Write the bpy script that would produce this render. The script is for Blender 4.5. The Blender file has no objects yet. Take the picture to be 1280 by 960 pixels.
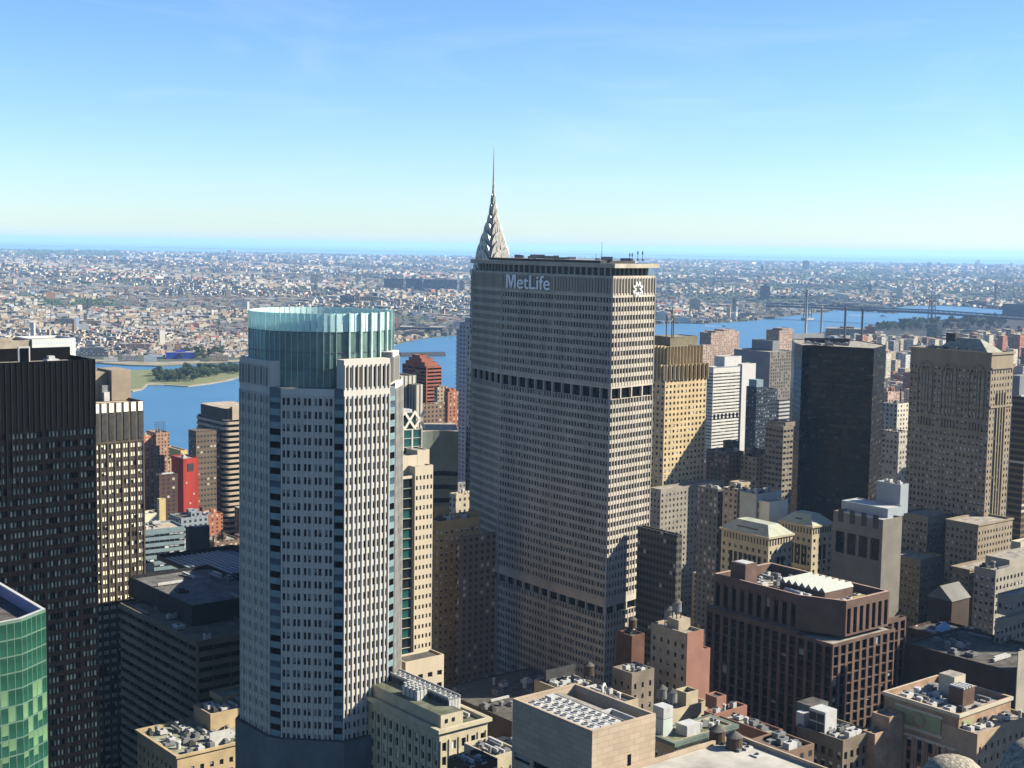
import bpy, math, random
import numpy as np
from mathutils import Vector, Matrix
from mathutils.geometry import tessellate_polygon
R=math.radians
scene=bpy.context.scene
col=scene.collection
# ---------------------------------------------------------------- camera
FPX=1750.0; CAMZ=260.0
PITCH=math.atan(173/FPX); ROLL=R(0.9)
CAM=Vector((0,0,CAMZ))
RM=Matrix.Rotation(math.pi/2-PITCH,3,'X')@Matrix.Rotation(ROLL,3,'Z')
cd=bpy.data.cameras.new('camera'); cam=bpy.data.objects.new('camera',cd); col.objects.link(cam)
cam.matrix_world=Matrix.Translation(CAM)@RM.to_4x4()
cd.sensor_width=36; cd.lens=36*FPX/1280; cd.clip_start=0.5; cd.clip_end=400000
scene.camera=cam
# ---------------------------------------------------------------- sky, sun, exposure
SUN_AZ=R(86); SUN_EL=R(33.5)
S=Vector((math.sin(SUN_AZ)*math.cos(SUN_EL),math.cos(SUN_AZ)*math.cos(SUN_EL),math.sin(SUN_EL)))
world=bpy.data.worlds.new('World'); scene.world=world; world.use_nodes=True
wn=world.node_tree.nodes; wl=world.node_tree.links
bg=wn['Background']
sky=wn.new('ShaderNodeTexSky'); sky.sky_type='NISHITA'; sky.sun_disc=False
sky.sun_elevation=SUN_EL; sky.sun_rotation=SUN_AZ; sky.altitude=200; sky.air_density=0.9; sky.dust_density=0.25; sky.ozone_density=3.0
hs=wn.new('ShaderNodeHueSaturation'); hs.inputs['Saturation'].default_value=1.12
tm=wn.new('ShaderNodeMix'); tm.data_type='RGBA'; tm.blend_type='MULTIPLY'; tm.inputs['Factor'].default_value=1; tm.inputs['B'].default_value=(.88,.995,1.13,1)
wl.new(sky.outputs[0],hs.inputs['Color']); wl.new(hs.outputs[0],tm.inputs['A']); # thin high cloud
tcw=wn.new('ShaderNodeTexCoord'); mpw=wn.new('ShaderNodeMapping'); mpw.inputs['Scale'].default_value=(2.2,2.2,11); mpw.inputs['Rotation'].default_value=(0,.12,0)
nw=wn.new('ShaderNodeTexNoise'); nw.inputs['Scale'].default_value=2.2; nw.inputs['Detail'].default_value=9; nw.inputs['Roughness'].default_value=.55; nw.inputs['Distortion'].default_value=1.1
rw=wn.new('ShaderNodeMapRange'); rw.inputs['From Min'].default_value=.52; rw.inputs['From Max'].default_value=.82; rw.inputs['To Max'].default_value=.13
cm=wn.new('ShaderNodeMix'); cm.data_type='RGBA'; cm.inputs['B'].default_value=(6.6,7.0,7.0,1)
wl.new(tcw.outputs['Generated'],mpw.inputs[0]); wl.new(mpw.outputs[0],nw.inputs['Vector']); wl.new(nw.outputs[0],rw.inputs[0]); wl.new(rw.outputs[0],cm.inputs['Factor']); wl.new(tm.outputs['Result'],cm.inputs['A']); wl.new(cm.outputs['Result'],bg.inputs[0]); bg.inputs[1].default_value=0.052
sl=bpy.data.lights.new('sun','SUN'); sl.energy=5.0; sl.angle=R(0.5); sl.color=(1,0.9,0.74)
so=bpy.data.objects.new('sun',sl); col.objects.link(so); so.rotation_euler=S.to_track_quat('Z','Y').to_euler(); so.location=(300,0,600)
scene.view_settings.view_transform='Standard'; scene.view_settings.look='None'
scene.view_settings.gamma=1; scene.view_settings.exposure=1.68; scene.view_settings.use_curve_mapping=False
scene.render.engine='CYCLES'
scene.cycles.volume_bounces=1; scene.cycles.max_bounces=6
rnd=random.Random(7)
# ---------------------------------------------------------------- projection helpers
def ray(px,py): return RM@Vector(((px-640)/FPX,-(py-480)/FPX,-1))
def wp(px,py,D):
    r=ray(px,py); return CAM+r*(D/r.y)
def gp(px,py,z=2.0):
    r=ray(px,py); return CAM+r*((z-CAMZ)/r.z)
def proj(p):
    q=RM.transposed()@(Vector(p)-CAM); return (640+FPX*q.x/-q.z, 480-FPX*q.y/-q.z, -q.z)
# ---------------------------------------------------------------- materials
MATS={}; ALB=.7
def mat(name,c,rough=.8,var=.18,sc=.12,metal=0,spec=.1,bump=0,streak=False,c2=None):
    if name in MATS: return MATS[name]
    c=tuple(x*ALB for x in c); c2=tuple(x*ALB for x in c2) if c2 else None
    m=bpy.data.materials.new(name); m.use_nodes=True; n=m.node_tree.nodes; l=m.node_tree.links
    b=n['Principled BSDF']; b.inputs['Roughness'].default_value=rough; b.inputs['Metallic'].default_value=metal
    b.inputs['Specular IOR Level'].default_value=spec
    MATS[name]=m
    if var<=0: b.inputs['Base Color'].default_value=(*c,1); return m
    tc=n.new('ShaderNodeTexCoord'); mp=n.new('ShaderNodeMapping'); l.new(tc.outputs['Object'],mp.inputs[0])
    if streak: mp.inputs['Scale'].default_value=(1,1,.12)
    n1=n.new('ShaderNodeTexNoise'); n1.inputs['Scale'].default_value=sc; n1.inputs['Detail'].default_value=6; n1.inputs['Roughness'].default_value=.65
    l.new(mp.outputs[0],n1.inputs['Vector'])
    r=n.new('ShaderNodeMapRange'); r.inputs['From Min'].default_value=.3; r.inputs['From Max'].default_value=.7
    l.new(n1.outputs[0],r.inputs[0])
    mx=n.new('ShaderNodeMix'); mx.data_type='RGBA'
    c2=c2 or tuple(x*(1-2*var) for x in c); c1=tuple(min(1,x*(1+var*.6)) for x in c)
    mx.inputs['A'].default_value=(*c2,1); mx.inputs['B'].default_value=(*c1,1)
    l.new(r.outputs[0],mx.inputs['Factor']); l.new(mx.outputs['Result'],b.inputs['Base Color'])
    if bump:
        bp=n.new('ShaderNodeBump'); bp.inputs['Strength'].default_value=bump; bp.inputs['Distance'].default_value=.3
        l.new(n1.outputs[0],bp.inputs['Height']); l.new(bp.outputs[0],b.inputs['Normal'])
    return m
def mathn(n,l,op,a,b=None,c=None):
    x=n.new('ShaderNodeMath'); x.operation=op
    for i,v in enumerate((a,b,c)):
        if v is None: continue
        if isinstance(v,(int,float)): x.inputs[i].default_value=v
        else: l.new(v,x.inputs[i])
    return x.outputs[0]
def wmat(name,c,glass=(.02,.025,.03),fx=3.2,fz=3.4,wx=.45,wz=.5,rough=.85,var=.12,lit=.25):
    """wall with a regular grid of small window openings, for buildings whose windows are a pixel or less"""
    if name in MATS: return MATS[name]
    m=mat(name,c,rough,var,.06); n=m.node_tree.nodes; l=m.node_tree.links; b=n['Principled BSDF']
    src=b.inputs['Base Color'].links[0].from_socket
    g=n.new('ShaderNodeNewGeometry'); cr=n.new('ShaderNodeVectorMath'); cr.operation='CROSS_PRODUCT'
    l.new(g.outputs['True Normal'],cr.inputs[0]); cr.inputs[1].default_value=(0,0,1)
    dt=n.new('ShaderNodeVectorMath'); dt.operation='DOT_PRODUCT'; l.new(cr.outputs[0],dt.inputs[0]); l.new(g.outputs['Position'],dt.inputs[1])
    sp=n.new('ShaderNodeSeparateXYZ'); l.new(g.outputs['Position'],sp.inputs[0])
    sn=n.new('ShaderNodeSeparateXYZ'); l.new(g.outputs['True Normal'],sn.inputs[0])
    h=mathn(n,l,'DIVIDE',dt.outputs['Value'],fx); v=mathn(n,l,'DIVIDE',sp.outputs[2],fz)
    fh=mathn(n,l,'FRACT',h); fv=mathn(n,l,'FRACT',v)
    a=mathn(n,l,'LESS_THAN',fh,wx); bb=mathn(n,l,'LESS_THAN',fv,wz)
    cc=mathn(n,l,'LESS_THAN',mathn(n,l,'ABSOLUTE',sn.outputs[2]),.5)
    k=mathn(n,l,'MULTIPLY',mathn(n,l,'MULTIPLY',a,bb),cc)
    cb=n.new('ShaderNodeCombineXYZ'); l.new(mathn(n,l,'FLOOR',h),cb.inputs[0]); l.new(mathn(n,l,'FLOOR',v),cb.inputs[1])
    w=n.new('ShaderNodeTexWhiteNoise'); w.noise_dimensions='2D'; l.new(cb.outputs[0],w.inputs['Vector'])
    gm=n.new('ShaderNodeMix'); gm.data_type='RGBA'; gm.inputs['A'].default_value=(*glass,1); gm.inputs['B'].default_value=(.38,.36,.3,1)
    l.new(mathn(n,l,'MULTIPLY',mathn(n,l,'GREATER_THAN',w.outputs['Value'],1-lit),.8),gm.inputs['Factor'])
    mx=n.new('ShaderNodeMix'); mx.data_type='RGBA'; l.new(k,mx.inputs['Factor']); l.new(src,mx.inputs['A']); l.new(gm.outputs['Result'],mx.inputs['B'])
    l.new(mx.outputs['Result'],b.inputs['Base Color'])
    l.new(mathn(n,l,'SUBTRACT',rough,mathn(n,l,'MULTIPLY',k,rough-.25)),b.inputs['Roughness'])
    return m
def glass(name,c=(.015,.02,.025),rough=.12,spec=.5):
    return mat(name,c,rough,.3,.4,0,spec)
G_DARK=glass('glass_dark',spec=.25); G_MID=glass('glass_mid',(.05,.065,.08)); G_BLUE=glass('glass_blue',(.05,.1,.14)); 
G_GREEN=glass('glass_green',(.016,.075,.052),.08,.4); G_BLACK=glass('glass_black',(.004,.005,.007),.15,.07)
BL_CREAM=mat('blind_cream',(.62,.56,.42),.8,.1); BL_GREY=mat('blind_grey',(.28,.3,.3),.8,.1); BL_WHITE=mat('blind_white',(.62,.62,.6),.8,.08)
M_ROOF=mat('roof_gravel',(.32,.3,.26),.95,.4,.3,c2=(.13,.12,.11)); M_ROOFD=mat('roof_tar',(.11,.105,.095),.95,.4,.3,c2=(.04,.04,.04)); M_ROOFT=mat('roof_tan',(.42,.37,.29),.95,.3,.3,c2=(.2,.17,.13))
M_WHITE=mat('metal_white',(.46,.47,.46),.5,.12,.5); M_GREY=mat('metal_grey',(.22,.23,.235),.5,.2,.5,.2); M_DGREY=mat('metal_dark',(.06,.062,.065),.6,.25,.5)
M_WOOD=mat('tank_wood',(.1,.07,.05),.9,.3,1.5,streak=True); M_STEEL=mat('steel',(.45,.46,.46),.35,.2,.4,.8)
M_COPPER=mat('copper_green',(.13,.17,.145),.8,.2,.3)
# ---------------------------------------------------------------- mesh builder
Z=Vector((0,0,1))
class MB:
    def __init__(s): s.v=[]; s.f=[]; s.m=[]
    def face(s,pts,m=0):
        i=len(s.v); s.v.extend([tuple(p) for p in pts]); s.f.append(tuple(range(i,i+len(pts)))); s.m.append(m)
    def box(s,x0,x1,y0,y1,z0,z1,m=0,mt=None,bottom=True):
        i=len(s.v); s.v+=[(x0,y0,z0),(x1,y0,z0),(x1,y1,z0),(x0,y1,z0),(x0,y0,z1),(x1,y0,z1),(x1,y1,z1),(x0,y1,z1)]
        F=[(0,1,5,4),(1,2,6,5),(2,3,7,6),(3,0,4,7),(4,5,6,7)]+([(3,2,1,0)] if bottom else [])
        for k,f in enumerate(F): s.f.append(tuple(i+a for a in f)); s.m.append(mt if (k==4 and mt is not None) else m)
    def obox(s,c,u,w,d,z0,z1,m=0):   # oriented box centred on c, u = unit horizontal axis
        n=Vector((-u[1],u[0],0)); u=Vector((u[0],u[1],0)); c=Vector((c[0],c[1],0))
        p=[c-u*w/2-n*d/2,c+u*w/2-n*d/2,c+u*w/2+n*d/2,c-u*w/2+n*d/2]; s.prism([(q.x,q.y) for q in p],z0,z1,m)
    def prism(s,pts,z0,z1,m=0,mt=None,bottom=False):
        n=len(pts); i=len(s.v)
        s.v+=[(p[0],p[1],z0) for p in pts]+[(p[0],p[1],z1) for p in pts]
        for k in range(n): s.f.append((i+k,i+(k+1)%n,i+n+(k+1)%n,i+n+k)); s.m.append(m)
        s.f.append(tuple(i+n+k for k in range(n))); s.m.append(m if mt is None else mt)
        if bottom: s.f.append(tuple(i+n-1-k for k in range(n))); s.m.append(m)
    def cyl(s,cx,cy,r0,r1,z0,z1,n=12,m=0):
        i=len(s.v)
        for r,z in ((r0,z0),(r1,z1)):
            s.v+=[(cx+r*math.cos(2*math.pi*k/n),cy+r*math.sin(2*math.pi*k/n),z) for k in range(n)]
        for k in range(n): s.f.append((i+k,i+(k+1)%n,i+n+(k+1)%n,i+n+k)); s.m.append(m)
        s.f.append(tuple(i+n+k for k in range(n))); s.m.append(m); s.f.append(tuple(i+n-1-k for k in range(n))); s.m.append(m)
    def tube(s,pts,r,n=6,m=0):
        pts=[Vector(p) for p in pts]; rings=[]
        for k,p in enumerate(pts):
            d=(pts[min(k+1,len(pts)-1)]-pts[max(k-1,0)]).normalized()
            a=d.cross(Z); a=a.normalized() if a.length>1e-3 else Vector((1,0,0)); b=d.cross(a)
            i=len(s.v); rings.append(i)
            s.v+=[tuple(p+(a*math.cos(2*math.pi*q/n)+b*math.sin(2*math.pi*q/n))*r) for q in range(n)]
        for a,b in zip(rings,rings[1:]):
            for q in range(n): s.f.append((a+q,a+(q+1)%n,b+(q+1)%n,b+q)); s.m.append(m)
        s.f.append(tuple(rings[0]+q for q in range(n-1,-1,-1))); s.m.append(m); s.f.append(tuple(rings[-1]+q for q in range(n))); s.m.append(m)
    def lathe(s,cx,cy,prof,n=16,m=0):
        i=len(s.v); K=len(prof)
        for r,z in prof: s.v+=[(cx+r*math.cos(2*math.pi*k/n),cy+r*math.sin(2*math.pi*k/n),z) for k in range(n)]
        for j in range(K-1):
            for k in range(n): s.f.append((i+j*n+k,i+j*n+(k+1)%n,i+(j+1)*n+(k+1)%n,i+(j+1)*n+k)); s.m.append(m)
        s.f.append(tuple(i+(K-1)*n+k for k in range(n))); s.m.append(m)
    def build(s,name,mats,parent=None,smooth=False,link=True):
        if not isinstance(mats,(list,tuple)): mats=[mats]
        me=bpy.data.meshes.new(name); me.from_pydata(s.v,[],s.f)
        for m in mats: me.materials.append(m)
        if len(mats)>1: me.polygons.foreach_set('material_index',s.m)
        if smooth: me.polygons.foreach_set('use_smooth',[True]*len(s.f))
        me.update()
        if not link: return me
        o=bpy.data.objects.new(name,me); col.objects.link(o)
        if parent: o.parent=parent
        return o
def tag(o,label=None,cat=None,group=None,kind=None):
    if label: o['label']=label
    if cat: o['category']=cat
    if group: o['group']=group
    if kind: o['kind']=kind
    return o
def empty(name,loc,rz=0):
    o=bpy.data.objects.new(name,None); col.objects.link(o); o.location=loc; o.rotation_euler=(0,0,rz); o.empty_display_size=3; return o
# ---------------------------------------------------------------- windows
PANE={}
def pane(gl,bl,var):
    k=(gl.name,bl.name,var)
    if k in PANE: return PANE[k]
    mb=MB(); mb.face([(-.5,0,-.5),(.5,0,-.5),(.5,0,.5),(-.5,0,.5)],0)
    if var>0: b=.5-var; mb.face([(-.48,-.02,b),(.48,-.02,b),(.48,-.02,.49),(-.48,-.02,.49)],1)
    PANE[k]=mb.build('window',[gl,bl],link=False); return PANE[k]
class St:
    def __init__(s,wall,glass=G_DARK,blind=BL_GREY,pb=.3,bay=3,fh=3.8,hp=((.25,0),(.5,1),(.25,0)),vp=(.25,.5),rec=.3,top=3,bot=0,span=None,roof=M_ROOF,rib=0,ribw=.25,full=0,glass2=None,rim=None,para=1.1):
        s.__dict__.update(locals())
def facade(mb,wins,O,U,W,z0,z1,st,zlo=None,nb=None,nf=None,mi=(0,1)):
    U=Vector(U).normalized(); O=Vector((O[0],O[1],0)); N=U.cross(Z)
    def q(xa,xb,za,zb,m=0): mb.face([O+U*xa+Z*za,O+U*xb+Z*za,O+U*xb+Z*zb,O+U*xa+Z*zb],m)
    zt=z1-st.top; zb=max(z0+st.bot,zlo if zlo is not None else -1e9)
    nf=nf or int((zt-zb)/st.fh)
    if nf<1 or W<st.bay*.6: q(0,W,z0,z1,mi[0]); return
    fh=st.fh if nf*st.fh<=zt-zb else (zt-zb)/nf
    zb=zt-nf*fh
    nb=nb or max(1,round(W/st.bay)); bw=W/nb; tot=sum(a for a,_ in st.hp)
    q(0,W,zt,z1,mi[0])
    if zb>z0: q(0,W,z0,zb,mi[0])
    x=0; seg=[]
    for b in range(nb):
        for a,k in st.hp:
            w=a/tot*bw
            if seg and not k and not seg[-1][2]: seg[-1][1]=x+w
            else: seg.append([x,x+w,k])
            x+=w
    rec=st.rec
    for xa,xb,k in seg:
        if not k:
            q(xa,xb,zb,zt,mi[0])
            if st.rib and xb-xa>.2:
                xm=(xa+xb)/2; hw=st.ribw/2; n_=N*st.rib
                P=[O+U*(xm-hw),O+U*(xm-hw)+n_,O+U*(xm+hw)+n_,O+U*(xm+hw)]
                for A,B_ in zip(P,P[1:]): mb.face([A+Z*zb,B_+Z*zb,B_+Z*zt,A+Z*zt],mi[0])
                mb.face([P[0]+Z*zt,P[1]+Z*zt,P[2]+Z*zt,P[3]+Z*zt],mi[0])
            continue
        pt=zb
        for f in range(nf):
            a=zb+f*fh+st.vp[0]*fh; b=a+st.vp[1]*fh
            if a-pt>1e-3: q(xa,xb,pt,a,mi[1])
            A=O+U*xa; B_=O+U*xb; r=-N*rec
            mb.face([A+Z*a,B_+Z*a,B_+r+Z*a,A+r+Z*a],mi[0]); mb.face([A+r+Z*b,B_+r+Z*b,B_+Z*b,A+Z*b],mi[0])
            mb.face([A+Z*a,A+r+Z*a,A+r+Z*b,A+Z*b],mi[0]); mb.face([B_+r+Z*a,B_+Z*a,B_+Z*b,B_+r+Z*b],mi[0])
            wins.append((O+U*(xa+xb)/2+Z*(a+b)/2-N*rec,xb-xa,b-a,U,N,st))
            pt=b
        if zt-pt>1e-3: q(xa,xb,pt,zt,mi[1])
GA=39.0
class Bld:
    def __init__(s,name,label,cat,px,py,D,ang=GA,group=None,seed=None):
        C=wp(px,py,D); s.a=R(ang); s.root=empty(name,(C.x,C.y,0),s.a); tag(s.root,label,cat,group)
        s.C=Vector((C.x,C.y,0)); s.h=C.z; s.M=Matrix.Rotation(s.a,3,'Z'); s.D=D
        s.wall=MB(); s.roof=MB(); s.wins=[]; s.wm=[]; s.rm=[]; s.rnd=random.Random(seed or int(px*7+py)); s.edge=[]
    def L(s,px,py,D): return s.M.transposed()@(wp(px,py,D)-s.C)
    def W(s,p): return s.C+s.M@Vector(p)
    def zz(s,px,py,D): return wp(px,py,D).z
    def ext(s,p,ax,px):
        k=(px-640)/FPX; q=RM.transposed()@(s.W(p)-CAM); d=RM.transposed()@(s.M@Vector(ax))
        return -(q.x+k*q.z)/(d.x+k*d.z)
    def vol(s,xl,xc,xr,py,D,z0=0,w=None,d=None):
        p=s.L(xc,py,D)
        w=w or s.ext(p,(1,0,0),xr); d=d or s.ext(p,(0,1,0),xl)
        return (p.x,p.x+w,p.y,p.y+d,z0,p.z)
    def mi(s,m,lst):
        if m not in lst: lst.append(m)
        return lst.index(m)
    def block(s,b,st,faces='LR',para=None,zlo=None,roof=None,rim=.5,back=None):
        x0,x1,y0,y1,z0,z1=b; a=s.mi(st.wall,s.wm); c=s.mi(st.span or st.wall,s.wm); para=st.para if para is None else para
        rm=s.mi(st.rim or st.wall,s.wm)
        cen=s.W(((x0+x1)/2,(y0+y1)/2,0)); dist=cen.y
        if zlo is None: zlo=260-0.40*dist-4
        zlo=max(z0,zlo)
        P=lambda *p:[Vector(q) for q in p]
        w=s.wall
        if 'R' in faces: facade(w,s.wins,(x0,y0),(1,0,0),x1-x0,z0,z1,st,zlo,mi=(a,c))
        else: w.face([(x0,y0,z0),(x1,y0,z0),(x1,y0,z1),(x0,y0,z1)],a)
        if 'L' in faces: facade(w,s.wins,(x0,y1),(0,-1,0),y1-y0,z0,z1,st,zlo,mi=(a,c))
        else: w.face([(x0,y1,z0),(x0,y0,z0),(x0,y0,z1),(x0,y1,z1)],a)
        if 'E' in faces: facade(w,s.wins,(x1,y0),(0,1,0),y1-y0,z0,z1,st,zlo,mi=(a,c))
        else: w.face([(x1,y0,z0),(x1,y1,z0),(x1,y1,z1),(x1,y0,z1)],a)
        w.face([(x1,y1,z0),(x0,y1,z0),(x0,y1,z1),(x1,y1,z1)],a)
        t=min(rim,(x1-x0)/4,(y1-y0)/4); zi=z1-para
        X0,X1,Y0,Y1=x0+t,x1-t,y0+t,y1-t
        w.face([(x0,y0,z1),(x1,y0,z1),(X1,Y0,z1),(X0,Y0,z1)],rm); w.face([(x1,y0,z1),(x1,y1,z1),(X1,Y1,z1),(X1,Y0,z1)],rm)
        w.face([(x1,y1,z1),(x0,y1,z1),(X0,Y1,z1),(X1,Y1,z1)],rm); w.face([(x0,y1,z1),(x0,y0,z1),(X0,Y0,z1),(X0,Y1,z1)],rm)
        w.face([(X0,Y0,zi),(X0,Y0,z1),(X1,Y0,z1),(X1,Y0,zi)],a); w.face([(X1,Y0,zi),(X1,Y0,z1),(X1,Y1,z1),(X1,Y1,zi)],a)
        w.face([(X1,Y1,zi),(X1,Y1,z1),(X0,Y1,z1),(X0,Y1,zi)],a); w.face([(X0,Y1,zi),(X0,Y1,z1),(X0,Y0,z1),(X0,Y0,zi)],a)
        rb=MB(); rb.face([(X0,Y0,zi),(X1,Y0,zi),(X1,Y1,zi),(X0,Y1,zi)]); rb.build('roof',[roof or st.roof],s.root)
        return (X0,X1,Y0,Y1,zi)
    def part(s,name,mb,mats,smooth=False): return mb.build(name,mats,s.root,smooth)
    def pbox(s,name,b,m,mt=None):
        mb=MB(); mb.box(*b,0,1 if mt else None); return mb.build(name,[m,mt] if mt else m,s.root)
    def cornice(s,b,dz,out,m,name='cornice'):
        x0,x1,y0,y1,z0,z1=b; mb=MB(); za,zb=z1-dz,z1+.05
        mb.box(x0-out,x1+out,y0-out,y0-.02,za,zb); mb.box(x0-out,x1+out,y1+.02,y1+out,za,zb)
        mb.box(x0-out,x0-.02,y0-.02,y1+.02,za,zb); mb.box(x1+.02,x1+out,y0-.02,y1+.02,za,zb)
        return mb.build(name,m,s.root)
    def clutter(s,rf,n,kinds='abcdp',m=None,sc=1.0,avoid=None):
        X0,X1,Y0,Y1,z=rf; r=s.rnd; used=[]; n=int(n*1.6) if s.D<480 else n
        for k in range(n*5):
            if len(used)>=n: break
            kd=r.choice(kinds); w=r.uniform(2,5)*sc; d=r.uniform(2,4.5)*sc
            if kd=='p': w=r.uniform(4,8)*sc; d=r.uniform(4,7)*sc
            if kd=='d': w=r.uniform(5,12)*sc; d=.9*sc
            if kd in 't': w=d=4.2*sc
            if r.random()<.5: w,d=d,w
            if X1-X0<w+1.5 or Y1-Y0<d+1.5: continue
            x=r.uniform(X0+.6,X1-w-.6); y=r.uniform(Y0+.6,Y1-d-.6)
            if any(x<a1+.3 and x+w>a0-.3 and y<b1+.3 and y+d>b0-.3 for a0,a1,b0,b1 in used): continue
            if avoid and any(x<a1 and x+w>a0 and y<b1 and y+d>b0 for a0,a1,b0,b1 in avoid): continue
            used.append((x,x+w,y,y+d)); mb=MB(); h=r.uniform(1.6,3)*sc
            if kd=='a':
                mb.box(x,x+w,y,y+d,z+.4,z+h); mb.box(x+.2,x+w-.2,y+.2,y+d-.2,z,z+.4,1)
                nn=max(1,int(max(w,d)/2.2))
                for i in range(nn):
                    f=(i+.5)/nn; cx,cy=(x+w*f,y+d/2) if w>d else (x+w/2,y+d*f); mb.cyl(cx,cy,.7*sc,.7*sc,z+h,z+h+.35,10,1)
                mb.build('air_conditioner',[r.choice([M_WHITE,M_GREY,M_WHITE]),M_DGREY],s.root)
            elif kd=='b':
                mb.box(x,x+w,y,y+d,z,z+h*.6); mb.box(x+w*.2,x+w*.7,y+d*.2,y+d*.8,z+h*.6,z+h)
                mb.build('mechanical_box',[r.choice([M_WHITE,M_GREY,M_GREY,M_DGREY])],s.root)
            elif kd=='c':
                cx,cy=x+w/2,y+d/2; q=min(w,d)*.3; mb.cyl(cx,cy,q,q,z,z+h,12); mb.cyl(cx,cy,q*1.35,q*1.1,z+h,z+h+.5,12); mb.build('vent_stack',[r.choice([M_WHITE,M_GREY])],s.root,False)
            elif kd=='d':
                mb.box(x,x+w,y,y+d,z+.5,z+1.5)
                for i in range(3):
                    f=(i+.5)/3; mb.box(x+w*f-.15,x+w*f+.15,y+d*f*0+d*.5-.15,y+d*.5+.15,z,z+.5) if w>d else mb.box(x+w*.5-.15,x+w*.5+.15,y+d*f-.15,y+d*f+.15,z,z+.5)
                mb.build('duct',[r.choice([M_WHITE,M_GREY])],s.root)
            elif kd=='p':
                hh=r.uniform(3,5.5)*sc; mm=m or s.wm[0]; mb.box(x,x+w,y,y+d,z,z+hh); mb.box(x+.3,x+w-.3,y+.3,y+d-.3,z+hh,z+hh+.25,1); mb.build('bulkhead',[mm,M_ROOFD],s.root)
            elif kd=='t': s.tank(x+w/2,y+d/2,z,1.9*sc,3.6*sc)
    def tank(s,x,y,z,r=1.9,h=3.6,leg=2.5,wood=True):
        t=MB(); t.cyl(x,y,r,r*.95,z+leg,z+leg+h,14); o=t.build('water_tank',[M_WOOD if wood else M_GREY],s.root)
        c=MB(); c.cyl(x,y,r*1.08,.1,z+leg+h,z+leg+h+r*.75,14); c.build('tank_roof',[M_ROOFD],o)
        l=MB()
        for a in (-1,1):
            for b in (-1,1): l.box(x+a*r*.6-.12,x+a*r*.6+.12,y+b*r*.6-.12,y+b*r*.6+.12,z,z+leg)
        l.box(x-r*.8,x+r*.8,y-r*.8,y+r*.8,z+leg-.25,z+leg-.02); l.build('tank_stand',[M_DGREY],o)
    def done(s,maxw=100):
        if s.wall.f: s.wall.build('wall',s.wm,s.root)
        if s.roof.f: s.roof.build('roof',s.rm,s.root)
        if not s.wins: return s
        key=[]
        for i,(c,w,h,U,N,st) in enumerate(s.wins):
            wc=s.W(c); px,py,dd=proj(wc); n=s.M@N; vis=-(n.dot((wc-CAM).normalized()))
            key.append((-(w*h*max(0,vis)/dd**2) if (0<px<1280 and 0<py<960) else 1,i))
        key.sort(); top=set(i for _,i in key[:maxw]); rest=MB(); ms=[]
        for i,(c,w,h,U,N,st) in enumerate(s.wins):
            r=s.rnd.random(); g=st.glass
            if st.glass2 and s.rnd.random()<.35: g=st.glass2
            var=0 if r>st.pb else (s.rnd.choice([.3,.5,.7,.97]) if s.rnd.random()>st.full else .97)
            if i in top:
                o=bpy.data.objects.new('window',pane(g,st.blind,var)); col.objects.link(o); o.parent=s.root
                o.location=c+N*.01; o.scale=(w,1,h); o.rotation_euler=(0,0,math.atan2(U.y,U.x))
            else:
                gi=s.mi(g,ms); c=c+N*.01
                rest.face([c-U*w/2-Z*h/2,c+U*w/2-Z*h/2,c+U*w/2+Z*h/2,c-U*w/2+Z*h/2],gi)
                if var>0:
                    bi=s.mi(st.blind,ms); b=h*(.5-var); e=c+N*.02
                    rest.face([e-U*w*.48+Z*b,e+U*w*.48+Z*b,e+U*w*.48+Z*h*.49,e-U*w*.48+Z*h*.49],bi)
        if rest.f: tag(rest.build('windows',ms,s.root),kind='stuff')
        return s
# ================================================================ THE SETTING
def sheet(name,pts,z,m,skirt=0):
    """a flat piece of land whose outline is given as world points"""
    P=[Vector((p[0],p[1],z)) for p in pts]; mb=MB(); mb.v=[tuple(p) for p in P]
    for t in tessellate_polygon([P]):
        a,b,c=[P[i] for i in t]
        if (b-a).cross(c-a).z<0: t=(t[0],t[2],t[1])
        mb.f.append(tuple(t)); mb.m.append(0)
    if skirt:
        n=len(P)
        for i in range(n): mb.face([P[i],P[(i+1)%n],P[(i+1)%n]-Z*skirt,P[i]-Z*skirt])
    return tag(mb.build(name,m),kind='structure')
def inpoly(x,y,poly):
    c=False; n=len(poly); j=n-1
    for i in range(n):
        xi,yi=poly[i][0],poly[i][1]; xj,yj=poly[j][0],poly[j][1]
        if (yi>y)!=(yj>y) and x<(xj-xi)*(y-yi)/(yj-yi)+xi: c=not c
        j=i
    return c
M_WATER=mat('river_water',(.035,.12,.24),.42,.3,.006,0,.4,bump=.5,c2=(.06,.17,.3))
M_SEA=mat('sea_water',(.1,.26,.42),.5,0)
M_CITYG=mat('city_ground',(.09,.095,.075),.95,.5,.006,c2=(.035,.05,.03))
M_STREET=mat('asphalt',(.05,.05,.052),.9,.3,.1)
M_FIELD=mat('field_grass',(.17,.17,.085),.95,.35,.03,c2=(.11,.15,.06))
M_SAND=mat('shore_sand',(.3,.27,.2),.95,.2,.03)
mb=MB(); mb.face([(-90000,-6000,0),(90000,-6000,0),(90000,150000,0),(-90000,150000,0)]); tag(mb.build('sea',M_SEA),kind='structure')
mb=MB(); mb.face([(-8000,-3000,.4),(9000,-3000,.4),(9000,9000,.4),(-8000,9000,.4)]); tag(mb.build('river',M_WATER),kind='structure')
G=lambda pts,z=2: [gp(x,y,z) for x,y in pts]
MAN_SHORE=[(-700,600),(-200,605),(0,612),(200,612),(400,560),(560,525),(640,500),(760,472),(880,446),(980,428),(1040,412),(1100,409),(1140,403),(1182,399),(1260,394),(1420,393),(1700,396)]
sheet('manhattan_ground',[(3000,-2500),(-3000,-2500),(-2600,900)]+[(p.x,p.y) for p in G(MAN_SHORE)]+[(5000,2000)],2,M_STREET,2.2)
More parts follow.
